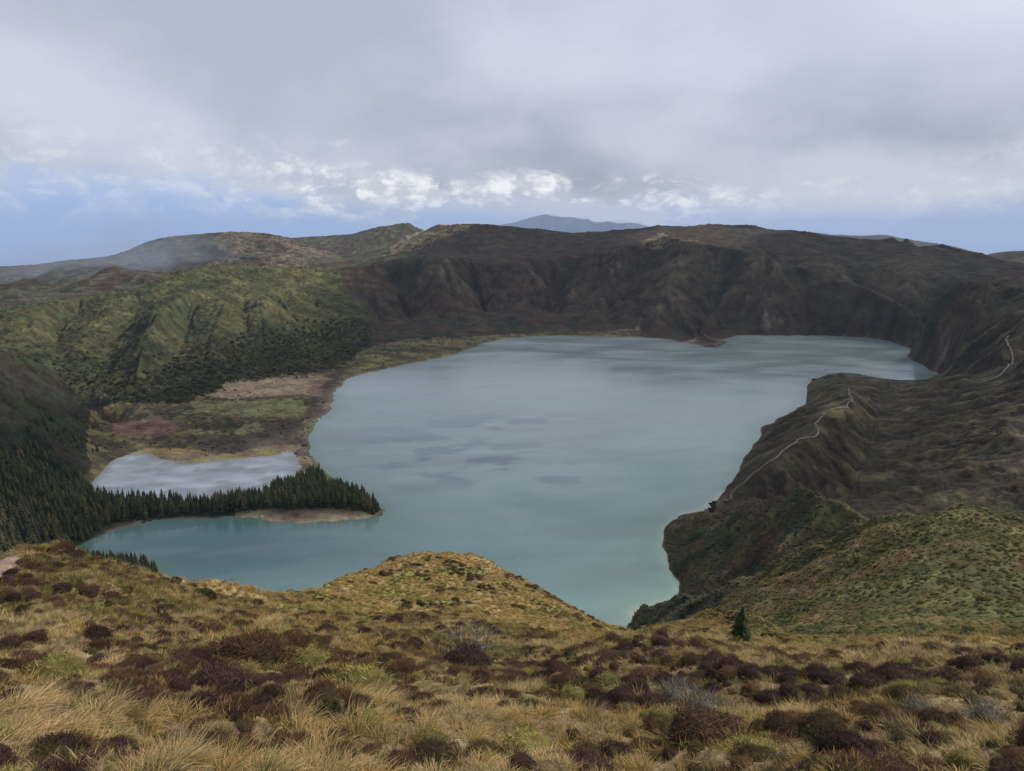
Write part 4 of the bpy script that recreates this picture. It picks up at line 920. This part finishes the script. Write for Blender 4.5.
# bushes on the flats and slopes farther off
X, Y, R_ = jgrid(1150, 3300, 10.5, -50, 8); zz = height(X, Y); PX, PY = project(X, Y, zz); n = fbm(X / 70, Y / 70, 3, 121)
g = inside(GREEN, PX, PY) & (zz > 6); fl = inside(FLAT, PX, PY) & (zz < 25) & (zz > .9) & (n > .05) & (rng.random(len(X)) < .3)
for P_ in TAN + GRASSY + SEDGE + RED: fl &= ~(inside(P_, PX, PY) & (rng.random(len(X)) < .85))
s = np.where(g, rng.uniform(3.5, 7.5, len(X)), rng.uniform(1.2, 3.4, len(X))); g &= (zz < 75) & (rng.random(len(X)) < .55 * smooth(75, 25, zz))
gm = [add_mat(bush_mesh('forest_tree', 140 + i, 150, .32, .10, hz=.9, upright=.25, core=.85, gain=1.35), leaf_mat('forest_leaves', (.070, .086, .034), (.090, .096, .038), (.125, .118, .046))) for i in range(2)]
q1 = hit(212, 372, 900, 3300); q2 = hit(352, 356, 900, 3300)

for g__ in gm:
    nt_ = g__.materials[0].node_tree; mixn = [n for n in nt_.nodes if n.type == 'MIX'][0]; src = mixn.inputs['A'].links[0].from_socket
    gn = nt_.nodes.new('ShaderNodeNewGeometry'); tn = nt_.nodes.new('ShaderNodeTexNoise'); tn.inputs['Scale'].default_value = .006; tn.inputs['Detail'].default_value = 5
    nt_.links.new(gn.outputs['Position'], tn.inputs['Vector']); rp = nt_.nodes.new('ShaderNodeValToRGB'); rp.color_ramp.elements[0].position = .38; rp.color_ramp.elements[1].position = .62
    rp.color_ramp.elements[0].color = (.62, .70, .70, 1); rp.color_ramp.elements[1].color = (1.25, 1.12, .9, 1); m2_ = nt_.nodes.new('ShaderNodeMix'); m2_.data_type = 'RGBA'; m2_.blend_type = 'MULTIPLY'; m2_.inputs['Factor'].default_value = 1  # broad sunlit and darker patches multiplied into the leaf colour
    nt_.links.new(tn.outputs['Fac'], rp.inputs['Fac']); nt_.links.new(src, m2_.inputs['A']); nt_.links.new(rp.outputs['Color'], m2_.inputs['B']); nt_.links.new(m2_.outputs['Result'], mixn.inputs['A'])
T1_ = ground('forest_tree', gm[0], q1[0], q1[1], 9, sz=10, label='dark rounded tree at the foot of the green slope above the flats', category='tree'); T2_ = ground('forest_tree', gm[1], q2[0], q2[1], 7, sz=9, label='dark tree near the lake corner where the green slope ends', category='tree')
scatter('forest', [T1_, T2_], X[g], Y[g], zz[g] - 1.5, s[g], s[g] * 1.15, label='dense green forest covering the slopes on the left', category='forest')
scatter('scrub', [T1_, BS[0], BD[0], BG[0]], X[fl], Y[fl], zz[fl] - .3, s[fl], s[fl] * 1.1, label='dark bushes scattered over the marshy flats', category='scrub')

# ------------------------------------------------------------------ footpaths
pm, nt, nn, lk = mat_base('bare_earth'); o_ = N(nt, 'ShaderNodeOutputMaterial'); b_ = N(nt, 'ShaderNodeBsdfPrincipled'); b_.inputs['Roughness'].default_value = .95
g_ = N(nt, 'ShaderNodeNewGeometry'); t_ = N(nt, 'ShaderNodeTexNoise'); t_.inputs['Scale'].default_value = .15; t_.inputs['Detail'].default_value = 6; lk.new(g_.outputs['Position'], t_.inputs['Vector'])
r_ = N(nt, 'ShaderNodeValToRGB'); r_.color_ramp.elements[0].position = .35; r_.color_ramp.elements[1].position = .65; r_.color_ramp.elements[0].color = (.095, .075, .058, 1); r_.color_ramp.elements[1].color = (.21, .17, .135, 1)
lk.new(t_.outputs['Fac'], r_.inputs['Fac']); lk.new(r_.outputs['Color'], b_.inputs['Base Color']); lk.new(b_.outputs[0], o_.inputs[0])
def trail(pts, w, lift=.5):
    Q = [hit(a, b, 500, 3500) for a, b in pts]; Q = np.array([q for q in Q if q is not None])[:, :2]
    D = []
    for a, b in zip(Q[:-1], Q[1:]):
        n = max(2, int(np.linalg.norm(b - a) / 6)); D += [a + (b - a) * k / n for k in range(n)]
    D = np.array(D + [Q[-1]])
    k = np.array([.25, .5, .25])
    for _ in range(3): D[1:-1] = D[:-2] * .25 + D[1:-1] * .5 + D[2:] * .25
    D = D + np.stack([fbm(D[:, 0] / 30, D[:, 1] / 30, 2, 131), fbm(D[:, 0] / 30, D[:, 1] / 30, 2, 132)], 1) * 4
    T = np.gradient(D, axis=0); T /= np.linalg.norm(T, axis=1)[:, None] + 1e-9; S_ = np.stack([-T[:, 1], T[:, 0]], 1)
    ww = w * (1 + .35 * fbm(D[:, 0] / 25, D[:, 1] / 25, 2, 133)); rows = []
    for o in (-1, -.33, .33, 1):
        p = D + S_ * (ww * o)[:, None]; rows.append(np.stack([p[:, 0], p[:, 1], height(p[:, 0], p[:, 1]) + lift], 1))
    zt = np.max([r[:, 2] for r in rows], 0)
    for r in rows: r[:, 2] = r[:, 2] * .4 + zt * .6
    V = np.stack(rows, 1).reshape(-1, 3); n = len(D); q = [(4 * i + j, 4 * i + j + 1, 4 * i + j + 5, 4 * i + j + 4) for i in range(n - 1) for j in range(3)]
    return obj('path', new_mesh('path', V, quads=q), pm, kind='structure')
trail(TRAILS[0], 1.15, .9)
trail(TRAILS[1], 1.2, .9)
trail(TRAILS[2], 1.7, 1.2)

# ------------------------------------------------------------------ small things on the shore and the water
wm, nt, nn, lk = mat_base('white_feathers'); o_ = N(nt, 'ShaderNodeOutputMaterial'); b_ = N(nt, 'ShaderNodeBsdfPrincipled'); b_.inputs['Base Color'].default_value = (.8, .8, .78, 1); lk.new(b_.outputs[0], o_.inputs[0])
def gull_mesh():
    V, Q = [], []
    for x, z, w, h in ((-.42, .10, .02, .015), (-.25, .09, .10, .06), (0, .08, .13, .10), (.2, .11, .10, .09), (.3, .17, .06, .07), (.37, .22, .055, .055), (.44, .20, .02, .015), (.5, .19, .006, .006)):
        for i in range(8): a = i * PI / 4; V.append((x, math.cos(a) * w, z + math.sin(a) * h))
    for j in range(7):
        for i in range(8): a = j * 8 + i; b = j * 8 + (i + 1) % 8; Q.append((a, b, b + 8, a + 8))
    return new_mesh('gull', V, quads=Q)
gm_ = gull_mesh()
for px, py, lab in ((707, 460, 'white gull floating off the trail headland, nearest the shore'), (694, 467, 'white gull floating just outward of the one nearest the headland'), (666, 465, 'white gull floating farthest out from the headland'), (519, 559, 'white gull floating alone above the dry grass knoll')):
    g_o = obj('gull', gm_, wm, loc=PZ(px, py, 0), label=lab, category='bird', group='gulls on the lake'); g_o.scale = (2.2,) * 3; g_o.rotation_euler = (0, 0, random.uniform(0, 6))
rm, nt, nn, lk = mat_base('pale_stone'); o_ = N(nt, 'ShaderNodeOutputMaterial'); b_ = N(nt, 'ShaderNodeBsdfPrincipled'); t_ = N(nt, 'ShaderNodeTexNoise'); r_ = N(nt, 'ShaderNodeValToRGB'); r_.color_ramp.elements[0].color = (.22, .21, .19, 1); r_.color_ramp.elements[1].color = (.6, .58, .54, 1); lk.new(t_.outputs['Fac'], r_.inputs['Fac']); lk.new(r_.outputs['Color'], b_.inputs['Base Color']); lk.new(b_.outputs[0], o_.inputs[0])
def rock(px, py, s, lab):
    import bmesh
    bm = bmesh.new(); bmesh.ops.create_icosphere(bm, subdivisions=3, radius=1)
    for v in bm.verts:
        k = 1 + .28 * float(vnoise(np.array([v.co.x * 1.6 + px]), np.array([v.co.y * 1.6 + v.co.z]), 5)[0]); v.co *= k; v.co.z *= .6
    me = bpy.data.meshes.new('rock'); bm.to_mesh(me); bm.free(); q = hit(px, py, 3, 3500); o = obj('rock', me, rm, loc=q, label=lab, category='rock'); o.scale = (s, s * .8, s); return o
rock(319, 420, 4.2, 'pale rock on the shore where the flats meet the big lake')
rock(634, 610, 2.4, 'brown-white boulder at the near corner of the lake')
rock(262, 517, 2.6, 'pale stone on the beach under the spit wood')

# ------------------------------------------------------------------ unseen cloud added over the crater to shade it
SUN_AZ, SUN_EL = math.radians(62), math.radians(42)      # to the right of the view, fairly high
SD = np.array((math.sin(SUN_AZ) * math.cos(SUN_EL), math.cos(SUN_AZ) * math.cos(SUN_EL), math.sin(SUN_EL)))
cm, nt, nn, lk = mat_base('shade_cloud'); o_ = N(nt, 'ShaderNodeOutputMaterial'); d_ = N(nt, 'ShaderNodeBsdfDiffuse'); t_ = N(nt, 'ShaderNodeBsdfTranslucent'); a_ = N(nt, 'ShaderNodeMixShader'); a_.inputs['Fac'].default_value = .5; tp_ = N(nt, 'ShaderNodeBsdfTransparent'); tm_ = N(nt, 'ShaderNodeMixShader'); tm_.inputs['Fac'].default_value = .40
d_.inputs['Color'].default_value = (.9, .9, .9, 1); t_.inputs['Color'].default_value = (.85, .87, .9, 1); lk.new(d_.outputs[0], a_.inputs[1]); lk.new(t_.outputs[0], a_.inputs[2]); lk.new(a_.outputs[0], tm_.inputs[1]); lk.new(tp_.outputs[0], tm_.inputs[2]); lk.new(tm_.outputs[0], o_.inputs[0])
def cloud(ground_pts, L, seed, **kw):
    G = np.array(ground_pts)[:, :2]; zg = np.mean([p[2] for p in ground_pts]); x0, y0 = G.min(0) - 200; x1, y1 = G.max(0) + 200; st = 45
    X, Y = np.meshgrid(np.arange(x0, x1, st), np.arange(y0, y1, st))
    jx = X + fbm(X / 500, Y / 500, 4, seed) * 330; jy = Y + fbm(X / 500, Y / 500, 4, seed + 5) * 330
    ins = inside(G, jx, jy); ac = ins.astype(float); cur = ins.copy()
    for _ in range(7):
        e = cur.copy(); e[1:] &= cur[:-1]; e[:-1] &= cur[1:]; e[:, 1:] &= cur[:, :-1]; e[:, :-1] &= cur[:, 1:]; cur = e; ac += cur
    ac /= 8; th = np.sqrt(ac); n = fbm(X / 260, Y / 260, 5, seed + 9)
    zc = zg + SD[2] * L; up = zc + th * (150 + 90 * n); dn = zc - th * (30 + 25 * fbm(X / 200, Y / 200, 4, seed + 11))
    ny, nx = X.shape; idx = np.arange(nx * ny).reshape(ny, nx); cell = ins[:-1, :-1] & ins[1:, 1:] & ins[:-1, 1:] & ins[1:, :-1]
    q = np.stack([idx[:-1, :-1], idx[:-1, 1:], idx[1:, 1:], idx[1:, :-1]], -1)[cell]
    V = np.concatenate([np.stack([X + SD[0] * L, Y + SD[1] * L, up], -1).reshape(-1, 3), np.stack([X + SD[0] * L, Y + SD[1] * L, dn], -1).reshape(-1, 3)])
    return obj('cloud', new_mesh('cloud', V, quads=np.concatenate([q, q[:, ::-1] + nx * ny])), cm, kind='stuff', **kw)
cloud([PZ(-150, 430, 120), PZ(0, 385, 120), PZ(150, 350, 120), PZ(245, 335, 120), PR(330, 295, 2900), PR(385, 262, 3500), PR(440, 240, 4400), PR(560, 238, 4500), PR(630, 246, 3500), PR(680, 250, 3300), PR(730, 240, 4300), PR(860, 250, 4100), PR(980, 265, 3700), PR(1150, 285, 3300), PZ(1150, 420, 120), PZ(1150, 520, 60), PZ(900, 530, 60), PZ(690, 560, 20), PZ(500, 560, 0), PZ(300, 570, 0), PZ(60, 580, 0), PZ(-150, 540, 30)], 3500, 301, label='broad unseen cloud added over the crater to shade its walls')

# ------------------------------------------------------------------ haze in the air
hm, nt, nn, lk = mat_base('air_haze')
o_ = N(nt, 'ShaderNodeOutputMaterial'); ab = N(nt, 'ShaderNodeVolumeAbsorption'); em = N(nt, 'ShaderNodeEmission'); ad = N(nt, 'ShaderNodeAddShader')
DEN = 1.3e-5
ab.inputs['Color'].default_value = (0, 0, 0, 1); ab.inputs['Density'].default_value = DEN
em.inputs['Color'].default_value = (.32, .42, .62, 1); em.inputs['Strength'].default_value = DEN
lk.new(ab.outputs[0], ad.inputs[0]); lk.new(em.outputs[0], ad.inputs[1]); lk.new(ad.outputs[0], o_.inputs['Volume'])
def box_mesh(name, x0, x1, y0, y1, z0, z1):
    v = [(x, y, z) for z in (z0, z1) for y in (y0, y1) for x in (x0, x1)]
    return new_mesh(name, v, quads=[(0, 2, 3, 1), (4, 5, 7, 6), (0, 1, 5, 4), (2, 6, 7, 3), (0, 4, 6, 2), (1, 3, 7, 5)], smooth_shade=False)
obj('haze', box_mesh('haze', -27000, 27000, -3000, 27000, -700, 1300), hm, kind='stuff')
def air(name, den, col):
    m, nt, nn, lk = mat_base(name); o_ = N(nt, 'ShaderNodeOutputMaterial'); ab = N(nt, 'ShaderNodeVolumeAbsorption'); em = N(nt, 'ShaderNodeEmission'); ad = N(nt, 'ShaderNodeAddShader')
    ab.inputs['Color'].default_value = (0, 0, 0, 1); ab.inputs['Density'].default_value = den; em.inputs['Color'].default_value = (*col, 1); em.inputs['Strength'].default_value = den
    lk.new(ab.outputs[0], ad.inputs[0]); lk.new(em.outputs[0], ad.inputs[1]); lk.new(ad.outputs[0], o_.inputs['Volume']); return m
obj('haze', box_mesh('haze', -26900, 26900, 7600, 26900, -690, 720), air('distant_haze', 8.5e-5, (.35, .46, .70)), kind='stuff')
def puff(px, py, r, rx, ry, rz, m, seed, lab):
    import bmesh
    bm = bmesh.new(); bmesh.ops.create_icosphere(bm, subdivisions=4, radius=1); co = np.array([v.co for v in bm.verts])
    k = 1 + .35 * fbm(co[:, 0] * 1.3 + seed, co[:, 1] * 1.3 + co[:, 2] * 1.7, 4, seed)
    for v, q in zip(bm.verts, k): v.co *= float(q)
    me = bpy.data.meshes.new('mist'); bm.to_mesh(me); bm.free(); o = obj('mist', me, m, loc=PR(px, py, r), kind='stuff', label=lab); o.scale = (rx, ry, rz)
MW = air('mist_thin', .00042, (.30, .35, .47)); MC = air('cloud_cap', .0060, (.60, .63, .71))
for i, (a, b, c, d) in enumerate(((95, 264, 300, 170), (150, 258, 280, 200), (200, 262, 260, 140), (60, 280, 320, 150), (128, 250, 200, 180), (20, 272, 300, 120), (170, 278, 280, 130), (240, 268, 220, 90))): puff(a, b, 4000 + 60 * i, c, 200, d, MW, 400 + i, 'thin veil of mist lying over the far hills at the left')
for i, (a, b, c, d) in enumerate(((748, 236, 110, 34), (765, 233, 120, 26), (735, 240, 90, 30))): puff(a, b, 4000 - 30 * i, c, 120, d, MW, 410 + i, 'wisp of mist on the far rim right of the middle')
for i, (a, b, c, d) in enumerate(((560, 203, 420, 110), (585, 204, 420, 130), (620, 208, 520, 150), (648, 212, 380, 110), (600, 213, 220, 60), (570, 208, 260, 60), (615, 211, 260, 50), (590, 205, 360, 90), (625, 207, 360, 110), (655, 218, 260, 50))): puff(a, b + 6, 13200 + 150 * i, c, 300, d, MC, 420 + i, 'bright cloud hiding the top of the farthest mountain')

# ------------------------------------------------------------------ world
W = bpy.data.worlds.new('World'); bpy.context.scene.world = W; W.use_nodes = True; nt = W.node_tree; nt.nodes.clear(); lk = nt.links
out = N(nt, 'ShaderNodeOutputWorld'); bg = N(nt, 'ShaderNodeBackground'); bg2 = N(nt, 'ShaderNodeBackground'); add = N(nt, 'ShaderNodeAddShader')
sky = N(nt, 'ShaderNodeTexSky', sky_type='NISHITA'); sky.sun_disc = False; sky.sun_elevation = SUN_EL; sky.sun_rotation = SUN_AZ; sky.altitude = 900
tc = N(nt, 'ShaderNodeTexCoord'); sx = N(nt, 'ShaderNodeSeparateXYZ'); lk.new(tc.outputs['Generated'], sx.inputs[0])
def M_(op, a, b=None, c=None, clamp=False):
    n = N(nt, 'ShaderNodeMath', operation=op, use_clamp=clamp)
    for i, v in enumerate((a, b, c)):
        if v is None: continue
        if isinstance(v, (int, float)): n.inputs[i].default_value = v
        else: lk.new(v, n.inputs[i])
    return n.outputs[0]
def MR(v, a, b, c=0., d=1., t='SMOOTHSTEP'):
    n = N(nt, 'ShaderNodeMapRange', interpolation_type=t)
    for k, q in (('From Min', a), ('From Max', b), ('To Min', c), ('To Max', d)): n.inputs[k].default_value = q
    lk.new(v, n.inputs['Value']); return n.outputs['Result']
def NO(vec, s, det=6, rough=.55, dist=0.):
    n = N(nt, 'ShaderNodeTexNoise'); n.inputs['Scale'].default_value = s; n.inputs['Detail'].default_value = det; n.inputs['Roughness'].default_value = rough; n.inputs['Distortion'].default_value = dist
    lk.new(vec, n.inputs['Vector']); return n.outputs['Fac']
def MIX(f, a, b):
    n = N(nt, 'ShaderNodeMix', data_type='RGBA')
    if isinstance(f, (int, float)): n.inputs['Factor'].default_value = f
    else: lk.new(f, n.inputs['Factor'])
    for k, v in (('A', a), ('B', b)):
        if isinstance(v, tuple): n.inputs[k].default_value = (*v, 1)
        else: lk.new(v, n.inputs[k])
    return n.outputs['Result']
el = M_('ARCTAN2', sx.outputs['Z'], M_('SQRT', M_('ADD', M_('MULTIPLY', sx.outputs['X'], sx.outputs['X']), M_('MULTIPLY', sx.outputs['Y'], sx.outputs['Y']))))
az = M_('ARCTAN2', sx.outputs['X'], sx.outputs['Y'])
# the cloud deck: a plane overhead
den = M_('ADD', M_('MAXIMUM', sx.outputs['Z'], 0.0), .10)
cv = N(nt, 'ShaderNodeCombineXYZ'); lk.new(M_('DIVIDE', sx.outputs['X'], den), cv.inputs[0]); lk.new(M_('DIVIDE', sx.outputs['Y'], den), cv.inputs[1])
# banks near the horizon: wide and flat
hv = N(nt, 'ShaderNodeCombineXYZ'); lk.new(M_('MULTIPLY', az, 1.0), hv.inputs[0]); lk.new(M_('MULTIPLY', el, 1.7), hv.inputs[1]); hv.inputs[2].default_value = 3.7
deck = NO(cv.outputs[0], .55, 7, .5, .3); deck2 = NO(hv.outputs[0], 3.4, 7, .5, .1)
dd = M_('ADD', M_('MULTIPLY', deck, .15), M_('MULTIPLY', deck2, .85))
cd = MIX(MR(dd, .34, .66), (.430, .470, .570), (.610, .640, .725))
# brighter to the upper right, where the sun stands behind the cloud
up = M_('MULTIPLY', MR(az, -.1, .75), MR(el, .03, .30))
cd = MIX(M_('MULTIPLY', up, .75), cd, (.770, .800, .880))
# soft dark grey belly low in the deck
bel = M_('MULTIPLY', M_('MULTIPLY', MR(el, .02, .060), MR(el, .22, .08)), MR(az, -.35, .05))
cd = MIX(M_('MULTIPLY', bel, M_('MULTIPLY', MR(deck2, .3, .62, 1., .25), .95)), cd, (.300, .320, .370))
# clear strip under the deck
edge = M_('ADD', el, M_('MULTIPLY', M_('SUBTRACT', NO(hv.outputs[0], 9., 8, .6, .3), .5), .11))
edge = M_('ADD', edge, M_('MULTIPLY', M_('MULTIPLY', MR(az, -.30, -.05), MR(az, .62, .40)), .034)); edge = M_('SUBTRACT', edge, M_('MULTIPLY', MR(az, -.25, -.5), .022))
blue = MIX(MR(el, -.01, .06), (.215, .395, .800), (.400, .510, .760))
blue = MIX(MR(az, .1, .5), blue, (.400, .470, .600))
open_ = MR(edge, .058, .020)
base = MIX(open_, cd, blue)
# bright cumulus showing below the deck
cn = NO(hv.outputs[0], 17., 10, .62, .5)
band = M_('MULTIPLY', MR(M_('ADD', el, M_('MULTIPLY', M_('SUBTRACT', cn, .5), .03)), .000, .018), MR(edge, .112, .070))
side = M_('ADD', M_('MULTIPLY', MR(az, -.42, -.15), MR(az, .48, .20)), .30)
wht = M_('MULTIPLY', M_('MULTIPLY', MR(cn, .42, .58), band), side, clamp=True)
wc = MIX(MR(NO(hv.outputs[0], 30., 6, .6), .4, .62), (.56, .59, .65), (.92, .93, .94))
base = MIX(wht, base, wc)
lk.new(base, bg.inputs['Color']); bg.inputs['Strength'].default_value = 1.0
lk.new(sky.outputs[0], bg2.inputs['Color']); bg2.inputs['Strength'].default_value = 0.01
lk.new(bg.outputs[0], add.inputs[0]); lk.new(bg2.outputs[0], add.inputs[1]); lk.new(add.outputs[0], out.inputs['Surface'])

sun = bpy.data.lights.new('sun', 'SUN'); sun.energy = 5.0; sun.angle = math.radians(3); sun.color = (1, .91, .78)
so = bpy.data.objects.new('sun', sun); C.objects.link(so)
from mathutils import Vector
sd = Vector((math.sin(SUN_AZ) * math.cos(SUN_EL), math.cos(SUN_AZ) * math.cos(SUN_EL), math.sin(SUN_EL)))
so.rotation_euler = sd.to_track_quat('Z', 'Y').to_euler(); so.location = (0, 0, 2000)

# ------------------------------------------------------------------ camera
cam = bpy.data.cameras.new('camera'); co = bpy.data.objects.new('camera', cam); C.objects.link(co)
co.location = (0, 0, H); co.rotation_euler = (PI / 2 - PITCH, 0, 0)
cam.sensor_width = 36; cam.lens = 36 * F / 1024; cam.clip_start = .1; cam.clip_end = 150000
S = bpy.context.scene; S.camera = co
S.view_settings.view_transform = 'Standard'; S.view_settings.look = 'None'; S.view_settings.exposure = 0; S.view_settings.gamma = 1
S.render.engine = 'CYCLES'; S.cycles.max_bounces = 5; S.cycles.diffuse_bounces = 2; S.cycles.use_denoising = True
